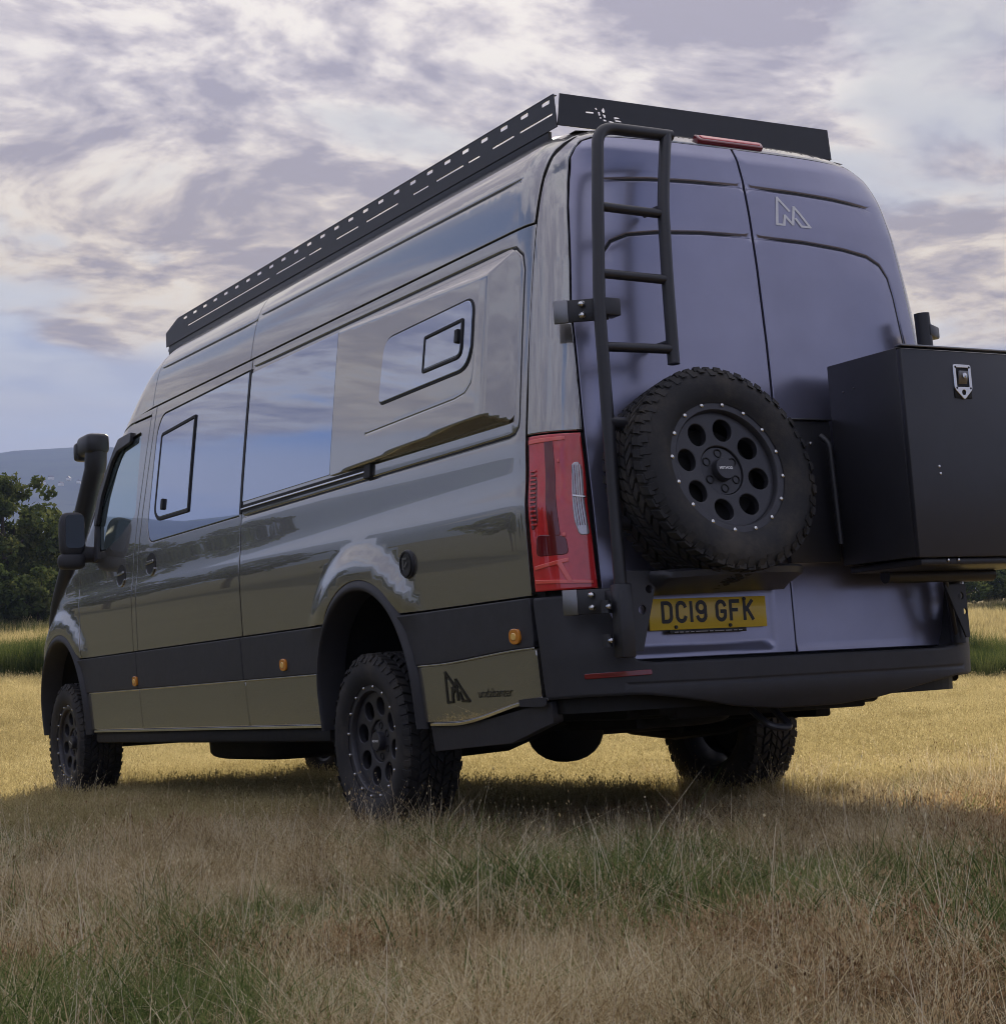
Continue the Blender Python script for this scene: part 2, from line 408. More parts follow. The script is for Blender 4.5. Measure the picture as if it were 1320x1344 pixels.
def yfz(z): return np.interp(z, [.4, .6, 1.0, 1.15, 1.25, 1.35, 1.42, 1.6, 1.9, 2.1, 2.3, 2.45, 2.55, 2.62, 2.66], [5.2, 5.32, 5.28, 5.14, 4.98, 4.72, 4.50, 4.30, 4.0, 3.80, 3.55, 3.36, 3.22, 3.10, 2.95])
def fb(z): return np.interp(z, [.4, 1.1, 1.42, 2.6], [.85, .85, .5, .5])
ARCH_Z, ARCH_R, FRONT_Y = .555, .445, 4.325
def side_x(y, z):
    y = np.asarray(y, float); z = np.asarray(z, float)
    t = np.clip((rz(z)+RB-y)/RB, 0, .999); f = (1-t**RN)**(1/RN)
    b2 = fb(z); t2 = np.clip((y-(yfz(z)-b2))/b2, 0, .999); f = f*(1-t2**3)**(1/3.)
    x = wz(z)*f
    for yc in (0, FRONT_Y):
        rr = np.hypot(y-yc, z-ARCH_Z); x = x+.026*smooth(.66, .53, rr)*smooth(.80, .95, z)
    return x
def S_left(u, v): return np.stack([-side_x(u, v), u+0*v, v+0*u], -1)
def S_right(u, v): return np.stack([side_x(u, v), u+0*v, v+0*u], -1)
def S_rear(u, v):
    t = np.clip(np.abs(u)/wz(v), 0, .9995); return np.stack([u+0*v, rz(v)+RB-RB*(1-t**RN)**(1/RN), v+0*u], -1)
_th = np.linspace(0, math.pi/2, 2001); _cx = np.cos(_th)**(2/RN); _cy = -RB*np.sin(_th)**(2/RN); _cx[-1] = 0
_sl = np.concatenate([[0], np.cumsum(np.hypot(np.diff(_cx)*.97, np.diff(_cy)))]); SMAX = _sl[-1]
def S_c(u, v):
    """round the rear from the left flank (u<0 runs forward) over the tail (u = SMAX) to the right flank"""
    u = np.asarray(u, float)+0*np.asarray(v, float); v = np.asarray(v, float)+0*u
    m = u > SMAX; s = np.where(m, 2*SMAX-u, u); sc = np.clip(s, 0, SMAX)
    x = -np.interp(sc, _sl, _cx)*wz(v); y = rz(v)+RB+np.interp(sc, _sl, _cy)+np.where(s < 0, -s, 0)
    return np.stack([np.where(m, -x, x), y, v], -1)
def s_y(y, z): return float(np.interp(-(y-(rz(z)+RB)), -_cy, _sl))
def s_x(x, z): return float(np.interp(-abs(x)/wz(z), -_cx, _sl))

PHI = -0.05563018; FH = Vector((0.5003172, 0.86584219, 0))
van = bpy.data.objects.new('camper_van', None); COL.objects.link(van)
van.matrix_world = Matrix.Rotation(PHI, 4, FH)
van['label'] = 'dark olive grey long high-roof camper van with roof rack parked on dry grass'
van['category'] = 'van'

# ---- left flank
def arc_pts(yc, R, z0, n=20, cz=ARCH_Z):
    a0 = math.asin((z0-cz)/R); return [(yc-R*math.cos(a), cz+R*math.sin(a)) for a in np.linspace(a0, math.pi-a0, n)]
def seamB(z): return float(np.interp(z, [.40, .77, 1.11, 1.537, 1.79, 2.13, 2.25], [2.945, 2.92, 2.915, 2.89, 2.85, 2.80, 2.785]))
ZT0, ZT1, ZL0, ZTOP = .665, .875, .445, 2.245
def seam_line(off, z0, z1, n=10): return [(seamB(z)+off, z) for z in np.linspace(z0, z1, n)]
G_ = .0035
rowsU = [1.15, 1.18, 1.21, 1.25, 1.29, 1.33, 1.38]
# rear quarter
q = [(-1.365, ZT1+G_), (-.366, ZT1+G_)]+arc_pts(0, .487, ZT1+G_)[1:-1]+[(.366, ZT1+G_), (1.328, ZT1+G_), (1.328, ZTOP), (-1.36, ZTOP)]
rec = round_poly([(-1.335, 1.458), (1.40, 1.458), (1.40, 2.20), (-1.335, 2.20)], [.07, 0, 0, .09], 8)
panel('quarter_panel', q, S_left, 'paint', van, -1, grid=.045, rows=rowsU, grooves=[(np.array([(1.332, 1.456)]+[(-1.26, 1.462)]+[(-1.30, 1.468), (-1.322, 1.49), (-1.326, 1.53), (-1.318, 2.08), (-1.30, 2.14), (-1.25, 2.178), (-1.15, 2.187), (1.332, 2.20)]), .011, .0065)])
# sliding door
q = [(1.342, ZT1+G_)]+seam_line(-.035, ZT1+G_, ZTOP)+[(1.342, ZTOP)]
glassL = round_poly([(1.362, 1.462), (2.69, 1.462), (2.745, 1.56), (2.715, 2.10), (2.64, 2.185), (1.362, 2.198)], [.008, .09, .02, .06, .05, .008], 6)
panel('sliding_door', q, S_left, 'paint', van, -1, holes=[glassL], grid=.045, rows=rowsU)
panel('door_window', offset(glassL if area(glassL) > 0 else glassL[::-1], .006), S_left, 'glass_tint', van, -1, grid=.06, bevel=.003, out=-.002, lip=.02)
panel('window_seal', glassL, lambda u, v: S_left(u, v)+np.array([.010, 0, 0]), 'seal', van, -1, grid=.2, bevel=.002, lip=.01)
# B pillar
panel('door_pillar', seam_line(-.024, ZT1+G_, ZTOP)+seam_line(.042, ZT1+G_, ZTOP)[::-1], S_left, 'paint', van, -1, grid=.04, rows=rowsU)
# fixed mid window
wm = round_poly([(.300, 1.528), (1.322, 1.528), (1.322, 2.176), (.300, 2.176)], .012, 3)
panel('side_window', wm, S_left, 'glass_tint', van, -1, grid=.06, bevel=.003, out=.003, lip=.012)
panel('window_gap', [(1.326, 1.472), (1.352, 1.472), (1.352, 2.196), (1.326, 2.196)], S_left, 'seal', van, -1, grid=.06, bevel=.001, out=.0045, lip=.012)
panel('window_gap', [(.291, 1.530), (.301, 1.530), (.301, 2.172), (.291, 2.172)], S_left, 'seal', van, -1, grid=.06, bevel=.001, out=.0045, lip=.012)
# front door
fw_ = [(2.985, 2.135), (3.40, 2.115), (3.50, 2.05), (3.63, 1.86), (3.70, 1.60), (3.62, 1.50), (3.50, 1.495), (3.25, 1.545), (3.02, 1.632), (2.975, 1.66)]
fwin = round_poly(fw_, .03, 4)
q = seam_line(.052, ZT1+G_, 2.20)+[(3.20, 2.205), (3.44, 2.17), (3.56, 2.10), (3.72, 1.90), (3.84, 1.68), (3.93, 1.48), (3.955, 1.30), (3.93, 1.05), (3.885, ZT1+G_)]
panel('front_door', q, S_left, 'paint', van, -1, holes=[fwin], grid=.045, rows=rowsU)
fwc = fwin if area(fwin) > 0 else fwin[::-1]
panel('door_window', offset(fwc, .012), S_left, 'cab_glass', van, -1, grid=.06, bevel=.002, out=-.012, lip=.01)
panel('window_seal', fwin, lambda u, v: S_left(u, v)+np.array([.016, 0, 0]), 'seal', van, -1, grid=.2, bevel=.002, lip=.01)
panel('wind_deflector', round_poly([(3.14, 2.155), (3.42, 2.15), (3.56, 2.06), (3.69, 1.84), (3.70, 1.66), (3.655, 1.66), (3.60, 1.83), (3.47, 2.02), (3.38, 2.075), (3.14, 2.095)], .012, 3), S_left, 'black_metal', van, -1, grid=.04, out=.018, bevel=.004, lip=.02)
panel('quarter_light_post', round_poly([(3.70, 1.66), (3.655, 1.66), (3.60, 1.45), (3.66, 1.44)], .01, 2), S_left, 'trim_plastic', van, -1, grid=.04, out=.012, lip=.02)
# front wing
q = [(3.895, ZT1+G_), (3.959, ZT1+G_)]+arc_pts(FRONT_Y, .487, ZT1+G_)[1:-1]+[(4.691, ZT1+G_), (4.98, ZT1+G_), (4.96, 1.12), (4.80, 1.20), (4.45, 1.36), (4.05, 1.46), (3.94, 1.47), (3.965, 1.30), (3.94, 1.05)]
panel('front_wing', q, S_left, 'paint', van, -1, grid=.045, rows=rowsU)
# roof sides above the rain groove
def roofside(y0, y1, nm):
    q = [(y0, ZTOP+.008), (y1, ZTOP+.008), (y1, 2.635), (y0, 2.635)]
    panel(nm, q, S_left, 'paint', van, -1, grid=.05, rows=[2.27, 2.29, 2.40, 2.43, 2.46, 2.48, 2.50, 2.52, 2.54, 2.56, 2.58, 2.60, 2.615], grooves=[(np.array([(max(y0, -1.22), 2.452), (y1-.0, 2.472)]), .012, .007)])
roofside(-1.352, 1.36, 'roof_side'); roofside(1.368, 2.83, 'roof_side')
panel('roof_side', [(2.838, ZTOP+.008), (3.33, ZTOP-.02), (3.30, 2.40), (3.18, 2.55), (3.05, 2.625), (2.838, 2.635)], S_left, 'paint', van, -1, grid=.05, rows=[2.40, 2.45, 2.50, 2.54, 2.58, 2.61])
panel('cab_pillar', [(seamB(2.2)+.05, 2.212), (3.20, 2.215), (3.45, 2.18), (3.57, 2.11), (3.73, 1.91), (3.85, 1.69), (3.945, 1.475), (4.07, 1.465), (3.98, 1.65), (3.80, 1.90), (3.62, 2.12), (3.46, 2.25), (3.34, ZTOP+.0), (2.80, ZTOP)], S_left, 'paint', van, -1, grid=.04)

# ---- the flared sleeping pod
def podD(y, z):
    face = .006+.068*np.clip((.295-y)/1.42, 0, 1)
    fac = [face, (z-1.512)*1.7, (2.182-z)*.80, (y+1.292)*.66]
    k = .008; r = fac[0]
    for g in fac[1:]:
        h = np.clip(.5+.5*(g-r)/k, 0, 1); r = g*(1-h)+r*h-k*h*(1-h)
    return np.maximum(r, -.004)+.002
def S_pod(u, v): p = S_left(u, v); p[..., 0] -= podD(u, v); return p
podo = round_poly([(-1.298, 1.508), (.292, 1.522), (.292, 2.180), (-1.298, 2.184)], [.06, .02, .02, .10], 8)
panel('bed_pod', podo, S_pod, 'paint', van, -1, grid=.0125, step=.015, bevel=.003, lip=.03,
      grooves=[(np.array([(-.10, 1.650), (-.95, 1.652), (-1.04, 1.660), (-1.09, 1.69), (-1.105, 1.74), (-1.105, 1.80)]), .006, .0022)])
pw = round_poly([(-1.085, 1.755), (-.235, 1.757), (-.262, 2.022), (-1.085, 2.018)], [.10, .035, .075, .06], 8)
panel('pod_window_seal', offset(pw if area(pw) > 0 else pw[::-1], -.010), S_pod, 'seal', van, -1, grid=.06, out=.004, bevel=.003, lip=.02)
panel('pod_window', pw, S_pod, 'glass_tint', van, -1, grid=.05, out=.009, bevel=.003, lip=.02)
def frame_part(name, o, wdt, S, out, mat='seal', parent=van):
    o = np.array(o); o = o if area(o) > 0 else o[::-1]
    return panel(name, o, S, mat, parent, -1, holes=[offset(o, wdt)], grid=.2, out=out, bevel=.003, lip=.012)
po = round_poly([(-1.022, 1.800), (-.668, 1.802), (-.675, 1.952), (-1.022, 1.955)], [.05, .012, .012, .012], 6)
frame_part('opening_window_frame', po, .013, S_pod, .015)
panel('opening_window', offset(po if area(po) > 0 else po[::-1], .016), S_pod, 'glass_tint', van, -1, grid=.06, out=.012, bevel=.002, lip=.01)
panel('window_catch', round_poly([(-1.000, 1.862), (-.972, 1.862), (-.972, 1.915), (-1.000, 1.915)], .006, 3), S_pod, 'seal', van, -1, grid=.05, out=.024, lip=.02)
so_ = round_poly([(2.085, 1.568), (2.565, 1.572), (2.635, 1.62), (2.62, 2.07), (2.085, 2.092)], [.015, .03, .05, .03, .01], 6)
frame_part('opening_window_frame', so_, .018, S_left, .006)
panel('opening_window', offset(so_ if area(so_) > 0 else so_[::-1], .021), S_left, 'glass_tint', van, -1, grid=.06, out=.003, bevel=.002, lip=.01)
panel('window_catch', round_poly([(2.47, 1.625), (2.505, 1.625), (2.505, 1.685), (2.47, 1.685)], .008, 3), S_left, 'seal', van, -1, grid=.05, out=.016, lip=.02)
# sliding door runner
panel('door_runner', [(-.075, 1.476), (1.328, 1.476), (1.328, 1.516), (-.075, 1.516)], S_left, 'seal', van, -1, grid=.08, out=.001, bevel=.002, lip=.01)
panel('runner_edge', [(-.070, 1.490), (1.326, 1.490), (1.326, 1.498), (-.070, 1.498)], S_left, 'chrome_line', van, -1, grid=.1, out=.008, bevel=.002, lip=.008)
panel('runner_stop', round_poly([(-.128, 1.462), (-.068, 1.462), (-.068, 1.520), (-.128, 1.520)], .006, 2), S_left, 'seal', van, -1, grid=.1, out=.014, lip=.016)

# ---- plastic cladding, lower painted panels, sill
def edge_arc(yc, side, z0, z1, R=.478, n=8):
    return [(yc+side*math.sqrt(max(R*R-(z-ARCH_Z)**2, .0)) if z > ARCH_Z else yc+side*R, z) for z in np.linspace(z0, z1, n)]
def clad(y_a, y_b, z0, z1, mat, nm, out, arcs=(None, None), lift=None):
    """cladding between y_a (rear) and y_b (front); arcs give a wheel arch centre for an end"""
    rear = edge_arc(arcs[0], 1, z0, z1) if arcs[0] is not None else [(y_a, z) for z in np.linspace(z0, z1, 3)]
    frnt = edge_arc(arcs[1], -1, z0, z1) if arcs[1] is not None else [(y_b, z) for z in np.linspace(z0, z1, 3)]
    poly = rear+frnt[::-1]
    if lift: poly = [(y, z+lift(y) if abs(z-z0) < 1e-6 else z) for y, z in poly]
    return panel(nm, poly, S_left, mat, van, -1, grid=.05, out=out, bevel=.005, lip=.03)
for a, b, ar in ((0, 1.331, (0, None)), (1.339, seamB(.77)-.03, (None, None)), (seamB(.77)-.024, 3.8, (None, FRONT_Y))):
    clad(a, b, ZT0+.004, ZT1-.004, 'trim_plastic', 'side_cladding', .014, ar)
    clad(a, b, ZL0+.002, ZT0-.002, 'paint', 'lower_panel', .006, ar)
def rear_lift(y): return .078*float(smooth(-.70, -1.40, y))
# behind the rear wheel
def clad_rear(z0, z1, mat, nm, out, lift0=None):
    fr = edge_arc(0, -1, z0, z1); ys = np.linspace(fr[0][0], -1.366, 12)
    poly = fr[::-1]+[(y, z0+(lift0(y) if lift0 else 0)) for y in ys[1:]]+[(-1.366, z1+(.030 if nm == 'lower_panel' else 0))]
    if nm == 'lower_panel': poly += [(y, z1+.030*float(smooth(-.6, -1.37, y))) for y in ys[1:-1][::-1]]
    else: poly = [(y, z+(.030*float(smooth(-.6, -1.37, y)) if abs(z-z0) < 1e-6 else 0)) for y, z in poly]
    return panel(nm, poly, S_left, mat, van, -1, grid=.05, out=out, bevel=.005, lip=.03)
clad_rear(ZT0+.004, ZT1-.004, 'trim_plastic', 'side_cladding', .014)
clad_rear(ZL0-.002, ZT0-.002, 'paint', 'lower_panel', .006, rear_lift)
def strip(y0, y1, za, h, out, mat, nm, n=24):
    """thin bright edge that follows the flank"""
    ys = np.linspace(y0, y1, n); poly = [(y, za(y)) for y in ys]+[(y, za(y)+h) for y in ys[::-1]]
    return panel(nm, poly, S_left, mat, van, -1, grid=.2, out=out, bevel=.001, lip=.012)
strip(.49, 3.80, lambda y: ZL0-.012, .012, .008, 'chrome_line', 'sill_strip')
strip(-1.40, -.52, lambda y: ZL0-.014+rear_lift(y), .011, .009, 'chrome_line', 'sill_strip')
strip(.49, 3.80, lambda y: ZT0-.0035, .006, .012, 'chrome_line', 'cladding_strip')
strip(-1.366, -.465, lambda y: ZT0-.0035+.030*float(smooth(-.6, -1.37, y)), .006, .012, 'chrome_line', 'cladding_strip')
mb = MB()
for ya, yb in ((.47, 3.83),): mb.box((-.905, (ya+yb)/2, .405), (.10, yb-ya, .075), .02)
mb.build('sill', 'underbody', van)
q = [(-.50, .33), (-.50, .428), (-.75, .43), (-1.05, .462), (-1.40, .505), (-1.40, .43), (-1.1, .36)]
panel('rear_skirt', q, S_left, 'trim_plastic', van, -1, grid=.05, out=-.004, lip=.05)
# wheel arch flares
def flare(yc, sg, nm='arch_flare'):
    path = [(-(ARCH_R), z) for z in np.linspace(.42, ARCH_Z, 5)[:-1]]+[(-ARCH_R*math.cos(a), ARCH_Z+ARCH_R*math.sin(a)) for a in np.linspace(0, math.pi, 41)]+[(ARCH_R, z) for z in np.linspace(ARCH_Z, .42, 5)[1:]]
    prof = [(-.004, -.10), (-.004, .020), (.000, .030), (.006, .034), (.016, .034), (.030, .028), (.046, .018), (.058, .010), (.066, .004), (.070, -.006)]
    V = []; 
    for (dy, dz) in path:
        c = np.array([0, ARCH_Z]) if dz > ARCH_Z else np.array([0, dz]); d = np.array([dy, dz])-c; d /= np.linalg.norm(d)
        wfac = float(np.interp(dz, [.78, .92], [.45, 1.0]))
        for t, h in prof:
            yy = dy+d[0]*t*wfac; zz2 = dz+d[1]*t*wfac; base = float(wz(zz2))
            V.append((sg*(base+h), yc+yy, zz2))
    m = len(prof); F = [(i*m+j, i*m+j+1, (i+1)*m+j+1, (i+1)*m+j) for i in range(len(path)-1) for j in range(m-1)]
    if sg > 0: F = [f[::-1] for f in F]
    return add_mesh(nm, V, F, 'trim_plastic', van, auto=50)
for yc in (0, FRONT_Y):
    for sg in (-1, 1): flare(yc, sg)
# wheel wells
for yc in (0, FRONT_Y):
    for sg in (-1, 1):
        mb = MB(); V = []; n = 24
        for k in range(n+1):
            a = math.pi*k/n*1.16-.25
            for xx in (.93, .55): V.append((sg*xx, yc-.475*math.cos(a), ARCH_Z+.475*math.sin(a)))
        mb.add(V, [(2*k, 2*k+1, 2*k+3, 2*k+2) for k in range(n)]); c = len(mb.v)
        mb.add([(sg*.55, yc, ARCH_Z)]+[V[2*k+1] for k in range(n+1)], [(0, k+1, k+2) for k in range(n)])
        mb.build('wheel_well', 'underbody', van)
# side marker lamps, fuel cap, handles
def disc_on(S, sgn, u, v, ru, rv, mat, nm, out, parent=van, n=20, lip=.02, bevel=.003):
    o = [(u+ru*math.copysign(abs(math.cos(a))**.75, math.cos(a)), v+rv*math.copysign(abs(math.sin(a))**.75, math.sin(a))) for a in np.linspace(0, 2*math.pi, n, endpoint=False)]
    return panel(nm, o, S, mat, parent, sgn, grid=.05, out=out, bevel=bevel, lip=lip, step=.05)
for y, z in ((-1.262, .742), (.828, .722), (2.925, .712)):
    m_ = disc_on(S_left, -1, y, z, .036, .028, 'amber', 'marker_lamp', .024)
    disc_on(S_left, -1, y, z, .016, .013, 'amber_core', 'marker_bulb', .028, m_)
def ell(u, v, ru, rv, n=28): return [(u+ru*math.cos(a), v+rv*math.sin(a)) for a in np.linspace(0, 2*math.pi, n, endpoint=False)]
fc = panel('filler_cap', ell(-.455, 1.070, .056, .058), S_left, 'black_metal', van, -1, grid=.04, out=.012, bevel=.006, lip=.02)
panel('cap_ring', ell(-.455, 1.070, .050, .052), S_left, 'seal', fc, -1, holes=[ell(-.455, 1.07, .042, .044)], grid=.2, out=.016, bevel=.001, lip=.006)
v_, f_ = strokes([[(-.470, 1.092), (-.440, 1.092), (-.440, 1.052)], [(-.470, 1.075), (-.452, 1.06)]], .008)
add_mesh('cap_latch', S_left(v_[:, 0], v_[:, 1])+np.array([-.0165, 0, 0])+np.stack([-v_[:, 2], 0*v_[:, 0], 0*v_[:, 0]], 1), f_, 'steel_plate', fc)
for y, z in ((3.155, 1.318), (2.645, 1.340)):
    h = panel('door_handle', ell(y, z, .078, .066), lambda u, v: S_left(u, v), 'seal', van, -1, grid=.04, out=.003, bevel=.002, lip=.01)
    panel('handle_grip', round_poly([(y-.058, z+.006), (y+.062, z+.002), (y+.060, z+.020), (y-.056, z+.024)], .008, 3), S_left, 'paint', h, -1, grid=.04, out=.012, bevel=.004, lip=.010)
    panel('handle_rim', [(y+.078*math.cos(a), z+.066*math.sin(a)) for a in np.linspace(math.pi*1.12, math.pi*1.88, 14)]+[(y+.066*math.cos(a), z+.054*math.sin(a)) for a in np.linspace(math.pi*1.88, math.pi*1.12, 14)], S_left, 'chrome_line', h, -1, grid=.2, out=.008, bevel=.001, lip=.006)

# ---- tail: pillars and header in one pressing, doors, lamps
def door_edge(z): return float(np.interp(z, [.60, .90, 1.45, 1.90, 2.30, 2.45, 2.52], [.788, .812, .826, .822, .782, .752, .728]))
zs = np.linspace(1.452, 2.50, 16)
left = [(s_y(-1.372+.010*float(smooth(1.5, 1.9, z)), z), z) for z in np.linspace(1.452, 2.60, 14)]
inner = [(s_x(door_edge(z)+.006, z), z) for z in zs]+[(s_x(.712, 2.54), 2.545), (s_x(.675, 2.58), 2.582), (s_x(.62, 2.605), 2.604), (s_x(.4, 2.605), 2.606)]
inner = inner+[(SMAX, 2.607)]
topl = [(s_x(x, 2.645), 2.648) for x in (.60, .45, .2)]
half = left+topl
poly = half+[(2*SMAX-s, z) for s, z in half[::-1]]+[(2*SMAX-s, z) for s, z in inner]+inner[::-1][1:]
panel('tail_pillars', poly, S_c, 'paint', van, 1, grid=.035, step=.025, rows=[2.5, 2.53, 2.56, 2.59, 2.61, 2.625], bevel=.005)
for sg in (-1, 1):
    e = [(sg*door_edge(z), z) for z in np.linspace(.634, 2.50, 20)]+[(sg*.705, 2.545), (sg*.668, 2.577), (sg*.61, 2.596)]
    poly = e+[(sg*.0055, 2.600), (sg*.0055, .634)]
    gr = [(np.array([(sg*.640, 2.404), (sg*.45, 2.418), (sg*.25, 2.426), (sg*.004, 2.430)]), .013, .008),
          (np.array([(sg*.004, 2.222), (sg*.25, 2.218), (sg*.45, 2.205), (sg*.58, 2.188), (sg*.65, 2.160), (sg*.69, 2.11), (sg*.71, 2.03), (sg*.735, 1.80), (sg*.75, 1.50), (sg*.745, 1.30)]), .012, .008)]
    def S_d(u, v, sg=sg):
        p = S_rear(u, v)
        # number plate recess on the left door
        if sg < 0: p[..., 1] += .016*smooth(-.085, -.125, u)*smooth(-.76, -.72, u)*smooth(.645, .68, v)*smooth(.925, .885, v)
        p[..., 1] += .006*smooth(.98, .94, v)*smooth(.62, .66, v)*(1 if sg > 0 else 0)
        return p
    rd = panel('rear_door', poly, S_d, 'rear_paint', van, 1, grid=.035, grooves=gr, rows=[.655, .67, .69, .875, .90, .92, .94, .96], cols=([-.735, -.71, -.12, -.105, -.09] if sg < 0 else []))
# dark sheets inside the skin, backing the panel gaps
def wall_grid(nm, S, us, vs_, mat, parent, skip=None):
    U, V2 = np.meshgrid(us, vs_, indexing='ij'); Pn = S(U.ravel(), V2.ravel()); nv = len(vs_); F = []
    for i in range(len(us)-1):
        for j in range(nv-1):
            if skip and skip((us[i]+us[i+1])/2, (vs_[j]+vs_[j+1])/2): continue
            F.append((i*nv+j, (i+1)*nv+j, (i+1)*nv+j+1, i*nv+j+1))
    return add_mesh(nm, Pn, F, mat, parent)
def archskip(y, z): return any(math.hypot(y-yc, z-ARCH_Z) < .53 for yc in (0, FRONT_Y)) or z < .5 and any(abs(y-yc) < .5 for yc in (0, FRONT_Y))
zsh = np.linspace(.46, 2.60, 44)
wall_grid('inner_shell', lambda u, v: S_left(u, v)*np.array([1, 1, 1])+np.array([.032, 0, 0]), np.linspace(-1.40, 3.9, 70), zsh, 'seal', van, archskip)
wall_grid('inner_shell', lambda u, v: S_right(u, v)+np.array([-.032, 0, 0]), np.linspace(-1.40, 3.9, 70), zsh, 'seal', van, archskip)
wall_grid('inner_shell', lambda u, v: S_c(u, v)*np.array([.975, 1, 1])+np.array([0, .034, 0]), np.linspace(.05, 2*SMAX-.05, 40), zsh, 'seal', van)
# right flank, roof, nose
q = [(-1.37, .55), (-1.0, .50), (-.478, .46)]+[(-.478, ARCH_Z)]+arc_pts(0, .478, ARCH_Z+.001)[1:-1]+[(.478, ARCH_Z), (.478, .45), (FRONT_Y-.478, .45), (FRONT_Y-.478, ARCH_Z)]+arc_pts(FRONT_Y, .478, ARCH_Z+.001)[1:-1]+[(FRONT_Y+.478, .45), (4.95, .5), (4.95, 1.10), (4.4, 1.38), (3.9, 1.9), (3.4, 2.3), (3.1, 2.60), (-1.35, 2.635)]
panel('side_body', q, S_right, 'paint', van, 1, grid=.07, rows=rowsU+[2.45, 2.5, 2.54, 2.58, 2.6])
panel('side_glass', round_poly([(3.02, 1.62), (3.60, 1.50), (3.60, 1.86), (3.42, 2.11), (3.0, 2.13)], .03, 4), S_right, 'cab_glass', van, 1, grid=.07, out=.003)
panel('side_glass', round_poly([(.30, 1.5), (2.70, 1.5), (2.70, 2.18), (.30, 2.18)], .05, 4), S_right, 'glass_tint', van, 1, grid=.07, out=.003)
mb = MB(); ys = np.linspace(-1.34, 3.1, 30); xs = np.linspace(-.66, .66, 17)
mb.add([(x, y, 2.634+.030*(1-(x/.66)**2)) for y in ys for x in xs], [(i*17+j, i*17+j+1, (i+1)*17+j+1, (i+1)*17+j) for i in range(29) for j in range(16)])
mb.build('roof', 'paint', van, auto=60)
def front_skin(nm, z0, z1, mat, nz, inset):
    ts = np.linspace(-math.pi/2, math.pi/2, 49); zs_ = np.linspace(z0, z1, nz); V = []
    for z in zs_:
        for t in ts:
            sx = math.copysign(abs(math.sin(t))**(2/3.), t); cy = max(math.cos(t), 0)**(2/3.)
            V.append(((wz(z)-inset)*sx, yfz(z)-fb(z)+fb(z)*cy-inset, z))
    F = [(j*49+i, j*49+i+1, (j+1)*49+i+1, (j+1)*49+i) for j in range(nz-1) for i in range(48) if not (zs_[j] < 1.04 and V[j*49+i][1] < 4.80)]
    return add_mesh(nm, V, [f[::-1] for f in F], mat, van, auto=60)
front_skin('nose', .45, 1.41, 'paint', 30, .008); front_skin('windscreen', 1.41, 2.30, 'cab_glass', 20, .008); front_skin('roof_front', 2.30, 2.645, 'paint', 14, .008)
mb = MB().box((0, 5.235, .88), (1.0, .10, .30), .03); gr_ = mb.build('grille', 'seal', van)
for k in range(4): MB().box((0, 5.288, .77+.07*k), (.94, .02, .018), .006).build('grille_bar', 'chrome_line', gr_)
for sg in (-1, 1): MB().box((sg*.72, 5.03, .98), (.30, .16, .18), .05, Matrix.Rotation(-sg*.5, 3, 'Z')).build('headlight', 'lamp_clear', van)

# tail lamps
def lamp(mir):
    f = (lambda s: 2*SMAX-s) if mir else (lambda s: s)
    def edgeL(z): return s_y(-1.390-.006*float(smooth(1.3, .9, z)), z)
    def edgeR(z): return s_x(float(np.interp(z, [.88, 1.0, 1.2, 1.445], [.826, .832, .838, .842])), z)
    def pt(a, b): z = .889+(1.442-.889)*b; L, R = edgeL(z), edgeR(z); return (f(L+(R-L)*a), z)
    def pc(nm, o, mat, out, parent, r=.0, **kw):
        o = [pt(a, b) for a, b in o]
        if r: o = round_poly(o, r, 4)
        return panel(nm, o, S_c, mat, parent, 1, out=out, **{**dict(grid=.03, bevel=.003, lip=.02, step=.02), **kw})
    base = pc('tail_lamp', [(0, 0), (.5, 0), (1, 0), (1, .33), (1, .66), (1, 1), (.5, 1), (0, 1), (0, .66), (0, .33)], 'lamp_red', .012, van, lip=.035, bevel=.006)
    pc('lamp_band', [(.34, .34), (.52, .34), (.49, .97), (.33, .97)], 'lamp_dark', .0145, base, .01)
    pc('lamp_band', [(.10, .22), (.62, .22), (.60, .34), (.14, .36)], 'lamp_dark', .0145, base, .02)
    pc('lamp_band', [(.06, .38), (.19, .42), (.20, .72), (.06, .80)], 'lamp_dark', .0145, base, .02)
    for k in range(13):
        b = .42+k*.0285; pc('lamp_rib', [(.075, b), (.175, b), (.175, b+.012), (.075, b+.012)], 'lamp_red', .019, base, bevel=.001, lip=.008)
    pc('reversing_lens', [(.80, .34), (.965, .34), (.955, .76), (.90, .815), (.78, .80), (.745, .44)], 'lamp_clear', .015, base, .012)
    for k in range(5):
        a = .785+k*.036; pc('lens_rib', [(a, .40+.0*k), (a+.012, .40), (a+.004, .79), (a-.008, .79)], 'lamp_dark' if k % 2 else 'steel_plate', .0175, base, bevel=.001, lip=.006)
    pc('lens_rib', [(.755, .585), (.96, .575), (.96, .587), (.755, .597)], 'chrome_line', .019, base, bevel=.001, lip=.006)
    pc('reflector_bar', [(.06, .135), (.60, .175), (.60, .20), (.06, .16)], 'lamp_bright', .017, base, bevel=.002, lip=.01)
    pc('reflector_bar', [(.42, .17), (.50, .17), (.64, .045), (.56, .045)], 'lamp_bright', .018, base, bevel=.002, lip=.01)
    pc('reflector_bar', [(.05, .05), (.93, .03), (.93, .05), (.05, .075)], 'lamp_bright', .017, base, bevel=.002, lip=.01)
    pc('lamp_spot', [(.545, .81), (.585, .81), (.585, .835), (.545, .835)], 'lamp_bright', .018, base, .004, lip=.01)
    pc('lamp_spot', [(.545, .335), (.60, .335), (.60, .36), (.545, .36)], 'lamp_bright', .018, base, .004, lip=.01)
    pc('lamp_lip', [(.02, .945), (.70, .955), (.70, .98), (.02, .975)], 'lamp_bright', .016, base, bevel=.002, lip=.01)
lamp(False); lamp(True)
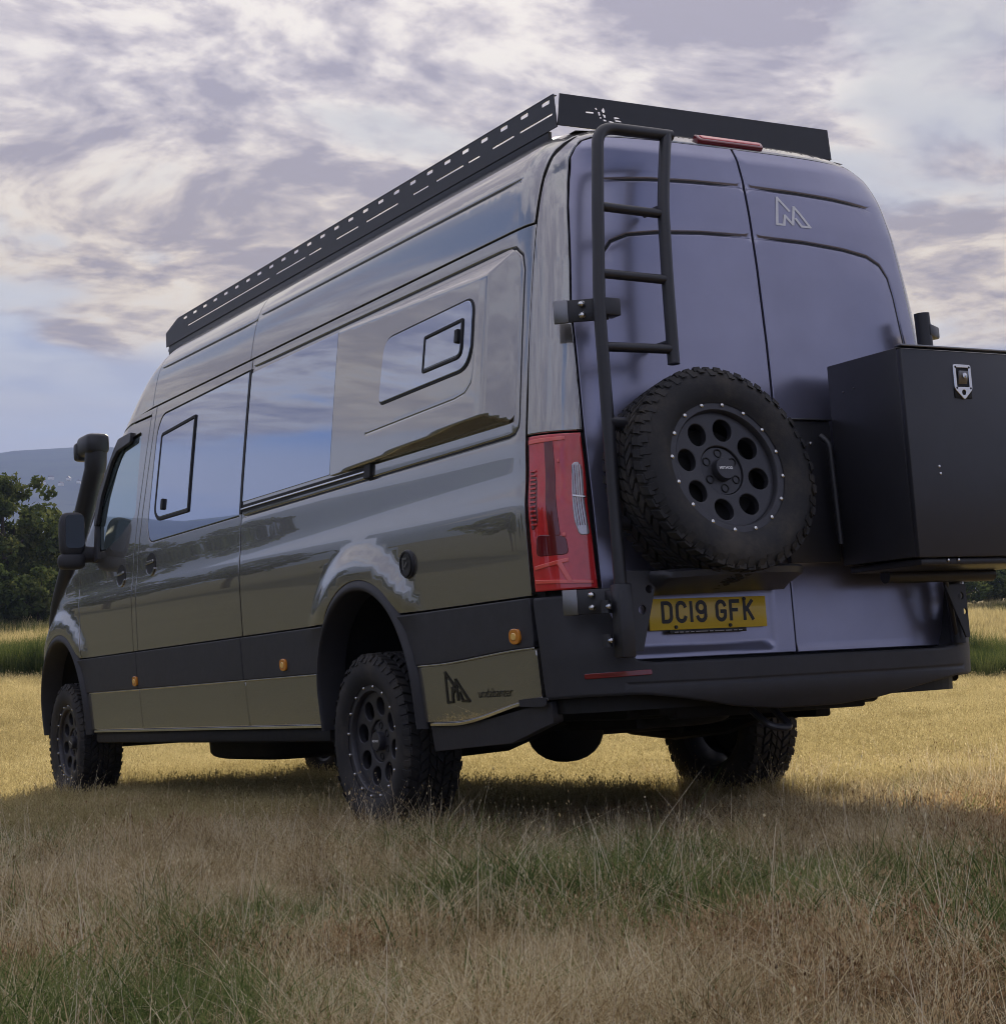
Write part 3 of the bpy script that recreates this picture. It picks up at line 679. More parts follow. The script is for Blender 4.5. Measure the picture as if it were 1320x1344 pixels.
# bumper
def S_b(u, v):
    p = S_c(u, v); tail = smooth(.05, .45, np.where(np.asarray(u) > SMAX, 2*SMAX-u, u))
    bul = .014+.072*tail*smooth(.88, .64, v)*smooth(.36, .52, v)
    n = surf_normal(S_c, np.asarray(u, float)+0*v, v+0*u, 1); n[..., 2] = 0
    p = p+n*.014; p[..., 1] -= np.asarray(bul)-.014; p[..., 0] *= 1-.032*tail; return p
L0 = s_y(-1.372, .7)
hl = [(L0, .500), (L0, .60), (L0, .70), (L0, .868), (s_x(.95, .86), .870), (s_x(.865, .86), .868), (s_x(.83, .85), .850), (s_x(.80, .70), .70), (s_x(.77, .64), .632), (s_x(.70, .63), .622), (s_x(.35, .62), .622)]
lo_ = [(s_x(.985, .48), .505), (s_x(.90, .45), .514), (s_x(.75, .45), .512), (s_x(.60, .43), .490), (s_x(.35, .43), .446), (s_x(.15, .43), .428)]
poly = hl+[(2*SMAX-s, z) for s, z in hl[::-1]]+[(2*SMAX-s, z) for s, z in lo_]+lo_[::-1]
bum = panel('rear_bumper', round_poly(poly, .012, 3), S_b, 'trim_plastic', van, 1, grid=.03, rows=[.60, .63, .66, .70], bevel=.012, lip=.11, step=.02, grooves=[(np.array([(s_x(.80, .56), .548), (s_x(.4, .56), .545), (SMAX, .545), (2*SMAX-s_x(.4, .56), .545), (2*SMAX-s_x(.8, .56), .548)]), .012, .005)])
for sg in (0, 1):
    f = (lambda s: 2*SMAX-s) if sg else (lambda s: s)
    if sg: continue
    panel('bumper_reflector', round_poly([(f(s_x(.915, .58)), .576), (f(s_x(.72, .58)), .580), (f(s_x(.72, .58)), .598), (f(s_x(.915, .58)), .594)], .005, 2), S_b, 'reflector', bum, 1, grid=.03, out=.006, bevel=.002, lip=.02)
MB().box((0, -1.56, .60), (1.44, .16, .03), .008).build('bumper_step', 'trim_plastic', bum)
# high brake light
hb = panel('brake_light', round_poly([(-.150, 2.612), (.165, 2.612), (.175, 2.640), (-.155, 2.642)], .008, 3), S_rear, 'reflector', van, 1, grid=.04, out=.018, bevel=.005, lip=.03)
panel('brake_lens', round_poly([(-.135, 2.618), (.152, 2.618), (.158, 2.634), (-.140, 2.635)], .006, 3), S_rear, 'lamp_red', hb, 1, grid=.04, out=.022, bevel=.003, lip=.008)
# mountain mark on the right door and word mark on the lower panel
MARK = [[(-.5, -.46), (-.36, .5), (-.06, .06)], [(-.5, -.46), (-.29, -.46), (-.22, -.12), (-.02, -.42), (.10, .22), (.26, -.03), (.5, -.46), (.24, -.46), (.10, -.20)]]
v_, f_ = strokes(MARK, .075, 0)
pts3 = S_rear(.212+v_[:, 0]*.165, 2.340+v_[:, 1]*.118); pts3[:, 1] -= .0016+np.arange(len(v_))//4*.0001
add_mesh('door_emblem', pts3, f_, 'decal_grey', van)
MARK2 = [[(.5, -.5), (.47, .5), (.12, .06), (.20, -.10)], [(.5, -.5), (.25, -.48), (.22, -.02)], [(.24, -.22), (.08, -.06)], [(.02, .24), (.0, -.42)], [(.02, .24), (-.5, -.48), (-.20, -.46), (-.10, -.18)]]
v_, f_ = strokes(MARK2, .085, 0)
def lowS(y, z): return S_left(y, z)+np.array([-.0085, 0, 0])
pts3 = lowS(-.772+v_[:, 0]*.17, .575+v_[:, 1]*.115); pts3[:, 0] -= np.arange(len(v_))//4*.0001
add_mesh('panel_emblem', pts3, f_, 'decal_black', van)
v_, f_ = text_mesh('undabanter', .060, 0)
add_mesh('panel_lettering', lowS(-1.055-v_[:, 0]*.92, .545+v_[:, 1]*.80), f_, 'decal_black', van)

# ---- number plate
npy = -1.590; plate = MB().box((-.392, npy, .787), (.520, .006, .111), .002).build('number_plate', 'plate_yellow', van)
def arc2(cx, cy, rx, ry, a0, a1, n=10): return [(cx+rx*math.cos(RAD(a)), cy+ry*math.sin(RAD(a))) for a in np.linspace(a0, a1, n)]
CH = {  # block capitals, 36 x 65 between stroke centres
 'D': (50, [[(0, 0), (0, 65)], [(0, 65)]+arc2(18, 47, 18, 18, 90, 0)+arc2(18, 18, 18, 18, 0, -90)+[(0, 0)]]),
 'C': (50, [arc2(18, 47, 18, 18, 15, 180)+arc2(18, 18, 18, 18, 180, 345)]),
 '1': (14, [[(0, 0), (0, 65)]]),
 '9': (50, [arc2(18, 47, 18, 18, 0, 360, 24), [(36, 47)]+arc2(18, 18, 18, 18, 0, -165)]),
 'G': (50, [arc2(18, 47, 18, 18, 15, 180)+arc2(18, 18, 18, 18, 180, 360)+[(36, 30), (19, 30)]]),
 'F': (50, [[(0, 0), (0, 65), (36, 65)], [(0, 34), (28, 34)]]),
 'K': (50, [[(0, 0), (0, 65)], [(35, 65), (2, 29)], [(12, 38), (36, 0)]])}
cx_ = -.205
for ch in 'DC19 GFK':
    if ch == ' ': cx_ += .026; continue
    wd, st_ = CH[ch]; v_, f_ = strokes([[(cx_+.007+a*.001, -.0325+b*.001) for a, b in pl_] for pl_ in st_], .0135, 0)
    add_mesh('plate_letter', [(-.396+a, npy-.0036-.00003*(k//4), .794+b) for k, (a, b, c) in enumerate(v_)], f_, 'plate_black', plate)
    cx_ += (wd+12)*.001
mb = MB().box((-.40, npy-.001, .724), (.34, .008, .014), .002); mb.build('plate_holder', 'plate_black', plate)
v_, f_ = text_mesh('- - - - ---- - --- -- - -', .012, .0004, .0010)
sx_ = .30/(v_[:, 0].max()-v_[:, 0].min()); add_mesh('holder_lettering', [(-.40+a*sx_, npy-.0055, .724+b) for a, b, c in v_], f_, 'plate_white', plate)
for dx in (-.15, .09, .16):
    MB().lathe([(0, -.006), (.006, -.006), (.007, 0)], 'y', 10, (-.392+dx, npy-.003, .741 if dx < .15 else .834)).build('plate_screw', 'plate_black', plate)

# ---- wheels
TYRE_R, TYRE_W = .368, .268
def tyre_geo():
    mb = MB(); R, w = TYRE_R, TYRE_W/2
    side = [(.232, w-.022), (.245, w-.012), (.262, w-.004), (.285, w+.001), (.308, w+.001), (.326, w-.004), (.342, w-.011), (.351, w-.022), (.355, w-.036)]
    prof = [(r, -h) for r, h in side]+[(R-.014, 0)]+side[::-1]
    mb.lathe(prof, 'x', 72)
    n = 52; L = 2*math.pi*R/n
    def block(a, h0, h1, da, sk, r0, r1, cut=0):
        """tread block at angle a, across h0..h1, length da, skewed by sk"""
        v = []
        for r in (r0, r1):
            s_ = 1.0 if r == r0 else .86
            for h, sg in ((h0, -1), (h1, 1)):
                hm = (h0+h1)/2+(h-(h0+h1)/2)*s_
                for e in (-1, 1):
                    aa = a+e*da/2*s_+sk*(h-(h0+h1)/2)/R
                    v.append((hm, r*math.cos(aa), r*math.sin(aa)))
        mb.add(v, [(4, 5, 7, 6), (0, 1, 5, 4), (2, 6, 7, 3), (0, 4, 6, 2), (1, 3, 7, 5)])
    for k in range(n):
        a = 2*math.pi*k/n; st = 2*math.pi/n
        j = (k % 2)*.006
        block(a, -.030, -.002, st*.84, .9, R-.016, R)
        block(a+st*.5, .002, .030, st*.84, .9, R-.016, R)
        block(a+st*.30, -.068-j, -.036, st*.80, -.8, R-.016, R-.001)
        block(a+st*.75, .036, .068+j, st*.80, -.8, R-.016, R-.001)
        block(a+st*.05, -.121+j, -.074-j*.5, st*.74, .35, R-.022, R-.004)
        block(a+st*.50, .074+j*.5, .121-j, st*.74, .35, R-.022, R-.004)
    # lugs that run down on to both sidewalls
    for k in range(n):
        a = 2*math.pi*k/n+.01; st = 2*math.pi/n
        for s_ in (-1, 1):
            r1, r0 = .357, (.325 if k % 2 else .336); w0, w1 = st*.34, st*.30; v = []
            for off_, sh in ((.0, 1.0), (.0045, .88)):
                for r, hh in ((r1, w-.022), (r0, w-.003)):
                    for e in (-1, 1):
                        aa = a+e*(w0 if r == r1 else w1)*sh+(.5*st if s_ > 0 else 0); v.append((s_*(hh+off_), r*math.cos(aa), r*math.sin(aa)))
            f = [(4, 5, 7, 6), (0, 1, 5, 4), (2, 6, 7, 3), (0, 4, 6, 2), (1, 3, 7, 5)]
            mb.add(v, f if s_ > 0 else [q_[::-1] for q_ in f])
    return mb
def circ(u, v, r, n=20): return [(u+r*math.cos(a), v+r*math.sin(a)) for a in np.linspace(0, 2*math.pi, n, endpoint=False)]
def make_wheel(name):
    h = -.086
    S_disc = lambda u, v: np.stack([h+.010*(1-smooth(.08, .20, np.hypot(u, v)))+0*u, u+0*v, v+0*u], -1)
    rim = panel(name, circ(0, 0, .2065, 56), S_disc, 'rim_black', van, -1, holes=[circ(.146*math.cos(a), .146*math.sin(a), .039, 22) for a in (np.arange(8)+.28)*math.pi/4]+[circ(0, 0, .088, 28)], grid=.03, bevel=.004, lip=.030, step=.03)
    add = lambda nm, mb, mat, au=40: mb.build(nm, mat, rim, au)
    add('tyre', tyre_geo(), 'rubber', 45)
    add('bead_ring', MB().lathe([(.205, -.070), (.205, -.102), (.210, -.108), (.243, -.109), (.249, -.104), (.249, -.09)], 'x', 64), 'rim_black')
    add('rim_barrel', MB().lathe([(.249, -.095), (.207, -.075), (.206, .0), (.215, .10), (.244, .112), (.249, .10)], 'x', 48), 'rim_black')
    add('brake_drum', MB().lathe([(0, -.02), (.165, -.02), (.165, .05)], 'x', 32), 'underbody')
    mb = MB().lathe([(.088, -.07), (.086, -.058), (.084, -.066), (.040, -.068), (.040, -.090), (.037, -.096), (0, -.097)], 'x', 40); add('hub', mb, 'rim_black')
    l0 = add('lug_socket', MB().lathe([(.0, -.0665), (.0105, -.0665), (.013, -.0705), (.0155, -.0705), (.0165, -.067)], 'x', 12), 'seal')
    for k in range(6):
        a = math.pi/6+k*math.pi/3; lg = l0 if k == 0 else link(l0.copy(), rim)
        lg.location = (0, .063*math.cos(a), .063*math.sin(a))
    v_, f_ = text_mesh('METHOD', .0135, 0, .0004)
    add('hub_lettering', MB().add([(-.0978, -a, b) for a, b, c in v_], [q_ for q_ in f_]), 'plate_white', None)
    b0 = MB().lathe([(.0078, 0), (.0072, -.005), (.004, -.0075), (0, -.008)], 'x', 8).build('bolt', 'bolt_steel', rim)
    for k in range(16):
        a = 2*math.pi*(k+.35)/16; b = b0 if k == 0 else link(b0.copy(), rim)
        b.location = (-.1085, .2265*math.cos(a), .2265*math.sin(a))
    return rim
def dup(o, parent):
    c = link(o.copy(), parent)
    for ch in o.children: k = link(ch.copy(), c)
    return c
wheel = make_wheel('wheel'); wheel.location = (-.866, 0, TYRE_R+.004)
w2 = dup(wheel, van); w2.location = (-.866, FRONT_Y, TYRE_R+.004); w2.rotation_euler = (.35, 0, 0)
for yy in (0, FRONT_Y):
    w3 = dup(wheel, van); w3.location = (.866, yy, TYRE_R+.004); w3.rotation_euler = (0, 0, math.pi)
sp = dup(wheel, van); sp.name = 'spare_wheel'; sp.location = (-.454, -1.742, 1.257); sp.rotation_euler = (0, .22, math.pi/2); sp.scale = (1.0, 1.035, 1.035)
sp['label'] = 'spare wheel with chunky tyre carried on the rear door'

# ---- spare wheel carrier and its hinges
MB().box((-.454, -1.625, 1.277), (.20, .05, .20), .01).build('spare_mount', 'black_metal', van)
car = MB()
car.tube([(-.855, -1.712, 1.10), (-.454, -1.66, 1.10)], .025).tube([(-.855, -1.712, 1.45), (-.454, -1.66, 1.42)], .025)
car = car.build('spare_carrier', 'black_metal', van)
# moulded shelf under the spare wheel
mb = MB(); V = []; n = 28
for k in range(n+1):
    t = k/n; x = -.735+.655*t; d = .190*(math.sin(math.pi*min(1, max(0, t))))**.45
    for yy, zz3 in ((-1.64, .880), (-1.70-d, .930), (-1.716-d, .921), (-1.712-d, .900), (-1.66-d*.5, .866), (-1.64, .850)): V.append((x, yy, zz3+.012*t))
mb.add(V, [(k*6+j, k*6+(j+1) % 6, (k+1)*6+(j+1) % 6, (k+1)*6+j) for k in range(n) for j in range(6)]+[tuple(range(6)), tuple(n*6+j for j in range(5, -1, -1))])
mb.build('wheel_shelf', 'rim_black', van, auto=50)
# hinge post foot with its gusset
def plate3(nm, out2, holes, y0, y1, mat, parent):
    """flat plate in the x-z plane from y0 (rear face) to y1"""
    return panel(nm, out2, lambda u, v: np.stack([u+0*v, y0+0*u, v+0*u], -1), mat, parent, 1, holes=holes, grid=.2, bevel=.002, lip=abs(y1-y0), step=.05)
plate3('post_gusset', [(-.835, .66), (-.775, .66), (-.690, .935), (-.835, .935)], [circ(-.768, .800, .016, 14), circ(-.735, .870, .014, 14)], -1.722, -1.712, 'black_metal', car)
MB().box((-.857, -1.730, .765), (.055, .055, .25), .006).build('hinge_post', 'black_metal', car)
for z in (.700, .815):
    MB().tube([(-.905, -1.70, z-.022), (-.905, -1.70, z+.022)], .017).build('hinge_barrel', 'black_metal', car)
    MB().lathe([(.010, 0), (.009, -.008), (0, -.011)], 'y', 10, (-.905, -1.718, z)).build('bolt', 'bolt_steel', car)
def bracket(z, hgt, x0):
    """steel clamp on the corner pillar joined to the hinge post"""
    b = MB().box((x0+.05, -1.632, z), (.155, .012, hgt), .003, Matrix.Rotation(RAD(-38), 3, 'Z')).build('hinge_bracket', 'black_metal', van)
    MB().box((x0-.022, -1.578, z), (.052, .014, hgt*1.04), .003, Matrix.Rotation(RAD(-42), 3, 'Z')).build('clamp_plate', 'steel_plate', b)
    MB().box((x0+.105, -1.685, z), (.075, .06, hgt*.8), .006).build('bracket_arm', 'black_metal', b)
    for dz in (-.25, .25):
        MB().lathe([(.012, 0), (.011, -.010), (.005, -.014), (0, -.0145)], 'y', 12, (x0+.028, -1.634, z+dz*hgt)).build('bolt', 'bolt_steel', b)
bracket(.838, .085, -.945); bracket(1.862, .080, -.908)

# ---- ladder
lr = fillet([(-.857, -1.732, .64), (-.852, -1.712, 1.48), (-.845, -1.695, 1.86), (-.803, -1.668, 2.25), (-.778, -1.648, 2.40), (-.748, -1.618, 2.552), (-.412, -1.604, 2.558)], .10, 8)
lad = MB().tube(lr, .0225, 16)
lad.tube(fillet([(-.436, -1.606, 2.557), (-.463, -1.627, 2.48), (-.515, -1.664, 2.264), (-.538, -1.689, 1.972), (-.549, -1.705, 1.668)], .06, 5), .0225, 16)
for p in ((-.515, -1.664, 2.262), (-.545, -1.70, 1.75)):
    lad.tube([p, (p[0], p[1]+.12, p[2])], .012)
lad = lad.build('ladder', 'black_metal', van, auto=50)
for a, b in (((-.805, -1.668, 2.237), (-.520, -1.664, 2.232)), ((-.833, -1.690, 1.985), (-.538, -1.688, 1.980)), ((-.848, -1.703, 1.718), (-.548, -1.703, 1.722))):
    MB().tube([a, b], .0175, 14).build('rung', 'black_metal', lad, 50)

# ---- storage box on the right-hand carrier
bx0, bx1, by0, by1, bz0, bz1 = .195, .92, -2.065, -1.66, .940, 1.698
body = MB().box(((bx0+bx1)/2, (by0+by1)/2+.012, (bz0+bz1)/2), (bx1-bx0, by1-by0-.024, bz1-bz0), .006)
box = body.build('storage_box', 'box_metal', van)
MB().box(((bx0+bx1)/2, by0+.010, (bz0+bz1)/2-.006), (bx1-bx0+.006, .026, bz1-bz0-.004), .005).build('box_door', 'box_metal', box)
MB().box(((bx0+bx1)/2, by0+.008, bz1+.003), (bx1-bx0+.012, .040, .008), .003).build('box_rim', 'steel_plate', box)
la = plate3('box_latch', round_poly([(.432, 1.640), (.520, 1.640), (.520, 1.548), (.476, 1.508), (.432, 1.548)], .010, 4), [round_poly([(.445, 1.628), (.507, 1.628), (.507, 1.556), (.445, 1.556)], .004, 2), circ(.476, 1.536, .010, 12)], by0-.012, by0, 'chrome_line', box)
MB().box((.476, by0-.004, 1.575), (.085, .006, .12), .002).build('latch_pan', 'seal', box)
MB().box((.476, by0-.010, 1.592), (.046, .010, .050), .006, Matrix.Rotation(.25, 3, 'X')).build('latch_paddle', 'steel_plate', box)
MB().lathe([(.011, 0), (.011, -.006), (0, -.008)], 'y', 14, (.478, by0-.015, 1.597)).build('latch_lock', 'chrome_line', box)
for dx, dz in ((-.034, .044), (.034, .044), (-.034, -.034), (.034, -.034)):
    MB().lathe([(.0045, 0), (.003, -.002), (0, -.0025)], 'y', 8, (.476+dx, by0-.012, 1.586+dz)).build('rivet', 'seal', box)
for x, z in ((.322, 1.262), (.325, 1.236)):
    MB().lathe([(.006, 0), (.005, -.004), (0, -.005)], 'y', 10, (x, by0-.004, z)).build('rivet', 'bolt_steel', box)
for y, z in ((-1.74, 1.585), (-1.80, 1.59)):
    MB().lathe([(.004, 0), (.003, -.003), (0, -.004)], 'x', 8, (bx0, y, z)).build('rivet', 'steel_plate', box)
tr = MB().box(((bx0+bx1)/2+.01, -1.86, .922), (bx1-bx0-.02, .38, .026), .008)
tr.tube([(.34, -1.72, .895), (.885, -1.72, .895)], .028)
tr = tr.build('carrier_tray', 'black_metal', van)
for x in (.34, .39): MB().lathe([(.006, 0), (.005, -.004), (0, -.005)], 'y', 10, (x, -2.052, .926)).build('bolt', 'bolt_steel', tr)
MB().lathe([(.008, 0), (.008, -.006), (0, -.008)], 'y', 10, (.87, -1.75, .915)).build('bolt', 'bolt_steel', tr)
ba = MB().box((.09, -1.625, 1.225), (.24, .02, .535), .004)
ba.tube(fillet([(.135, -1.66, 1.43), (.150, -1.69, 1.40), (.165, -1.69, 1.02)], .05), .012)
ba = ba.build('carrier_plate', 'black_metal', van)
MB().box((.09, -1.632, 1.4955), (.24, .03, .006), .001).build('plate_edge', 'steel_plate', ba)
MB().lathe([(.008, 0), (.007, -.006), (0, -.008)], 'y', 10, (.105, -1.636, 1.405)).build('bolt', 'bolt_steel', ba)
po_ = MB().tube([(.775, -1.625, .635), (.775, -1.622, 1.20), (.755, -1.612, 1.945)], .031, 18)
post = po_.build('carrier_post', 'black_metal', van, 50)
MB().box((.80, -1.60, 1.875), (.115, .05, .05), .008, Matrix.Rotation(.5, 3, 'Z')).build('post_clamp', 'black_metal', post)
MB().box((.835, -1.575, .84), (.03, .06, .09), .004, Matrix.Rotation(.6, 3, 'Z')).build('post_clamp', 'steel_plate', post)
for z in (.822, .858): MB().lathe([(.010, 0), (.009, -.008), (0, -.011)], 'y', 10, (.825, -1.612, z)).build('bolt', 'bolt_steel', post)
plate3('arm_gusset', [(.765, .655), (.745, .655), (.655, .860), (.765, .860)], [circ(.735, .815, .014, 12), circ(.748, .755, .012, 12)], -1.700, -1.692, 'black_metal', post)
MB().tube([(.76, -1.63, .66), (.66, -1.70, .88)], .010).build('gusset_rod', 'black_metal', post)

# ---- roof rack
RZ0, RZ1, RY0, RY1, RX = 2.676, 2.812, -1.245, 3.165, .680
def slot(y, z, w, h): return round_poly([(y-w/2, z-h/2), (y+w/2, z-h/2), (y+w/2, z+h/2), (y-w/2, z+h/2)], h*.3, 2)
tops = np.linspace(-1.172, 2.835, 26)
lows = [(-1.217, -.970), (-.927, -.752), (-.648, -.549), (-.508, -.265), (-.193, -.045), (.10, .429), (.512, .757), (.928, 1.081), (1.124, 1.492), (1.58, 2.795)]
sidep = [(RY0, RZ0), (RY1, RZ0), (RY1, 2.762), (RY1-.20, RZ1), (RY0+.012, RZ1)]
def rail(sg):
    S = (lambda u, v: np.stack([sg*RX+0*u, u+0*v, v+0*u], -1))
    hol = [slot(y, 2.790, .058, .014) for y in tops]+[slot((a+b)/2, 2.735, abs(b-a), .0065) for a, b in lows]
    return panel('rack_rail', sidep, S, 'black_metal', rack, sg, holes=hol, grid=.3, bevel=.0015, lip=.004, step=.3)
mb = MB()
for y in np.linspace(RY0+.25, RY1-.3, 9): mb.box((0, y, RZ0+.020), (2*RX-.01, .045, .022), .004)
for y in np.linspace(RY0+.25, RY1-.3, 6):
    for sg in (-1, 1): mb.box((sg*.655, y, RZ0-.012), (.03, .06, .05), .004)
for sg in (-1, 1): mb.box((sg*.668, (RY0+RY1)/2+.02, 2.652), (.016, RY1-RY0-.10, .056), .003)
rack = mb.build('roof_rack', 'black_metal', van)
rail(-1); rail(1)
for sg in (-1, 1): MB().box((sg*(RX-.010), (RY0+RY1)/2-.1, RZ1-.002), (.022, RY1-RY0-.24, .004), .001).build('rail_flange', 'black_metal', rack)
cut = [[(-.543, 2.752), (-.508, 2.754), (-.508, 2.747), (-.543, 2.746)], [(-.500, 2.769), (-.494, 2.774), (-.490, 2.766), (-.494, 2.763)], [(-.487, 2.757), (-.478, 2.757), (-.476, 2.744), (-.484, 2.742)],
       [(-.470, 2.764), (-.459, 2.778), (-.453, 2.762), (-.462, 2.755)], [(-.466, 2.750), (-.452, 2.747), (-.452, 2.736), (-.460, 2.737)], [(-.480, 2.737), (-.472, 2.737), (-.472, 2.731), (-.480, 2.731)],
       [(-.464, 2.729), (-.450, 2.729), (-.450, 2.722), (-.464, 2.722)], [(-.437, 2.727), (-.415, 2.724), (-.415, 2.718), (-.437, 2.721)], [(-.412, 2.745), (-.388, 2.744), (-.388, 2.740), (-.412, 2.735)], [(-.408, 2.733), (-.380, 2.732), (-.380, 2.726), (-.408, 2.727)], [(-.408, 2.722), (-.382, 2.721), (-.382, 2.717), (-.408, 2.718)]]
plate3('rack_rear_panel', [(-RX+.002, RZ0+.006), (-.66, RZ1), (.675, RZ1), (RX+.004, RZ0+.006)], cut, RY0-.004, RY0, 'black_metal', rack)
MB().box((0, RY1-.05, 2.70), (2*RX-.01, .006, .12), .001, Matrix.Rotation(.5, 3, 'X')).build('wind_fairing', 'black_metal', rack)

# ---- snorkel, mirror
sn = MB()
sn.tube(fillet([(-0.940, 4.62, 1.02), (-0.960, 4.50, 1.22), (-0.955, 4.30, 1.44), (-0.940, 4.12, 1.66), (-0.920, 3.94, 1.92), (-0.910, 3.86, 2.05)], .15, 5), .064, 16)
sn.tube(fillet([(-0.910, 3.868, 2.02), (-0.908, 3.850, 2.10), (-0.907, 3.845, 2.17)], .05, 4), [.064]+[.068]*5+[.070]*(len(fillet([(0, 0, 0), (0, 0, 1), (0, 0, 2)], .05, 4))-6), 16)
snork = sn.build('snorkel', 'black_metal', van, 60)
def blob(c, d, e=.55, n=20, m=12, R=None):
    v = []; f = []; pw_ = lambda a: math.copysign(abs(a)**e, a)
    for i in range(m+1):
        p = -math.pi/2+math.pi*i/m
        for k in range(n):
            a = 2*math.pi*k/n; x = Vector((d[0]/2*pw_(math.cos(p))*pw_(math.cos(a)), d[1]/2*pw_(math.cos(p))*pw_(math.sin(a)), d[2]/2*pw_(math.sin(p))))
            v.append((R @ x if R else x)+Vector(c))
    f = [(i*n+k, i*n+(k+1) % n, (i+1)*n+(k+1) % n, (i+1)*n+k) for i in range(m) for k in range(n)]
    return v, f
mb = MB(); mb.add(*blob((-.908, 3.905, 2.188), (.150, .270, .132), .42)); mb.add(*blob((-.908, 4.03, 2.165), (.160, .075, .120), .35))
mb.build('snorkel_head', 'black_metal', snork, 60)
MB().tube([(-0.910, 3.864, 2.06), (-0.909, 3.859, 2.085)], .064, 16).build('snorkel_clamp', 'steel_plate', snork, 60)
Rm = Matrix.Rotation(RAD(-12), 3, 'Z')
mb = MB(); mb.add(*blob((-1.105, 3.735, 1.615), (.155, .14, .27), .5, R=Rm)); mb.add(*blob((-1.110, 3.735, 1.455), (.165, .13, .10), .6, R=Rm)); mb.tube([(-.93, 3.72, 1.49), (-1.12, 3.735, 1.50)], [.045, .055])
mir = mb.build('door_mirror', 'trim_plastic', van, 60)
def mirror_face(x0, x1, z0, z1, nm):
    V = [Rm @ Vector((x, 0, z))+Vector((-1.105, 3.663, 1.615)) for x, z in round_poly([(x0, z0), (x1, z0), (x1, z1), (x0, z1)], .03, 4)]
    add_mesh(nm, V, [tuple(range(len(V)))], 'mirror_dark', mir)
mirror_face(-.055, .055, -.085, .115, 'mirror_glass')
for sg in (1,):
    mb = MB(); mb.add(*blob((sg*1.175, 3.735, 1.615), (.22, .14, .27), .5)); mb.tube([(sg*.93, 3.72, 1.49), (sg*1.12, 3.735, 1.52)], .05); mb.build('door_mirror', 'trim_plastic', van, 60)

# ---- underbody
ub = MB()
ub.box((0, 1.9, .46), (1.16, 6.4, .08), .02).box((0, 2.16, .44), (1.80, 3.25, .10), .03).box((0, -.98, .47), (1.05, .90, .08), .02)
for sg in (-1, 1): ub.box((sg*.43, 1.6, .44), (.08, 5.6, .12), .01)
ub.build('floor_pan', 'underbody', van)
ax = MB().tube([(-.80, 0, .375), (.80, 0, .375)], .045, 14); ax.add(*blob((-.05, -.03, .38), (.33, .34, .31), .9)); ax.build('rear_axle', 'underbody', van)
MB().tube([(-.80, FRONT_Y, .375), (.80, FRONT_Y, .375)], .05, 12).build('front_axle', 'underbody', van)
for sg in (-1, 1):
    MB().tube([(sg*.56, .75, .42), (sg*.56, .35, .34), (sg*.56, 0, .315), (sg*.56, -.4, .34), (sg*.56, -.85, .44)], .032, 8).build('leaf_spring', 'underbody', van)
    MB().tube([(sg*.50, -.10, .33), (sg*.42, -.35, .60)], .03, 10).build('shock_absorber', 'underbody', van)
MB().tube(fillet([(.30, 3.0, .38), (.30, .9, .38), (.42, .5, .40)], .2), .032, 10).build('exhaust_pipe', 'underbody', van)
mb = MB(); mb.add(*blob((.12, 2.3, .36), (.36, .9, .22), .5)); mb.build('silencer', 'underbody', van)
mb = MB(); mb.add(*blob((-.38, 2.4, .35), (.50, 1.1, .20), .4)); mb.build('fuel_tank', 'underbody', van)
mb = MB(); mb.add(*blob((-.25, -1.12, .45), (.40, .42, .14), .6)); mb.build('underslung_tank', 'underbody', van)
MB().tube(fillet([(-.16, -1.50, .43), (-.16, -1.60, .37), (-.06, -1.60, .36), (-.06, -1.50, .43)], .04), .014, 10).build('towing_eye', 'black_metal', van)
MB().box((0, -1.40, .45), (.9, .06, .07), .01).build('tow_beam', 'underbody', van)

# ================================================================== THE PLACE
RH = np.array([0.86584219, -0.5003172]); FH2 = np.array([0.5003172, 0.86584219])
CF = float(CAM[:2]@FH2); CL = float(CAM[:2]@RH)
def vnoise(x, y, seed=0):
    def h(i, j): 
        n = np.sin(i*127.1+j*311.7+seed*74.7)*43758.5453; return n-np.floor(n)
    xi, yi = np.floor(x), np.floor(y); fx, fy = x-xi, y-yi; fx = fx*fx*(3-2*fx); fy = fy*fy*(3-2*fy)
    return (h(xi, yi)*(1-fx)+h(xi+1, yi)*fx)*(1-fy)+(h(xi, yi+1)*(1-fx)+h(xi+1, yi+1)*fx)*fy
def fbm(x, y, seed=0, o=4):
    r = 0; a = .5
    for k in range(o): r = r+a*vnoise(x*2**k, y*2**k, seed+k*13); a *= .5
    return r
ZD_ = ([-4000, -60, 0, 10, 15, 20, 25, 30, 36, 45, 55, 70, 85, 100, 130, 200, 400, 900, 4000], [0, 0, 0, 0, .05, .18, .38, .62, .95, 1.45, 2.2, 3.55, 4.9, 5.9, 6.6, 5.0, -6, -12, -12])
def terrain(x, y):
    x = np.asarray(x, float); y = np.asarray(y, float)
    f = x*FH2[0]+y*FH2[1]; l = x*RH[0]+y*RH[1]; D = f-CF
    far = np.interp(D, *ZD_)
    rad = np.hypot(x, y-1.8); k = 1-smooth(6.5, 15, rad)
    bump = (fbm(x*.9, y*.9, 5)-.47)*.05*smooth(1.2, 3.5, np.hypot(x, (y-2)/2.2)*1.0)+(fbm(x*.08, y*.08, 9)-.47)*.9*smooth(15, 60, rad)
    return .0557*l*k+far+bump
def at(px, py, D):
    """world point seen at a photograph pixel (1320 x 1344) at depth D"""
    return CAM+D*(FW+RT*(px-632.78)/2324.57-UP*(py-545.56)/2324.57)

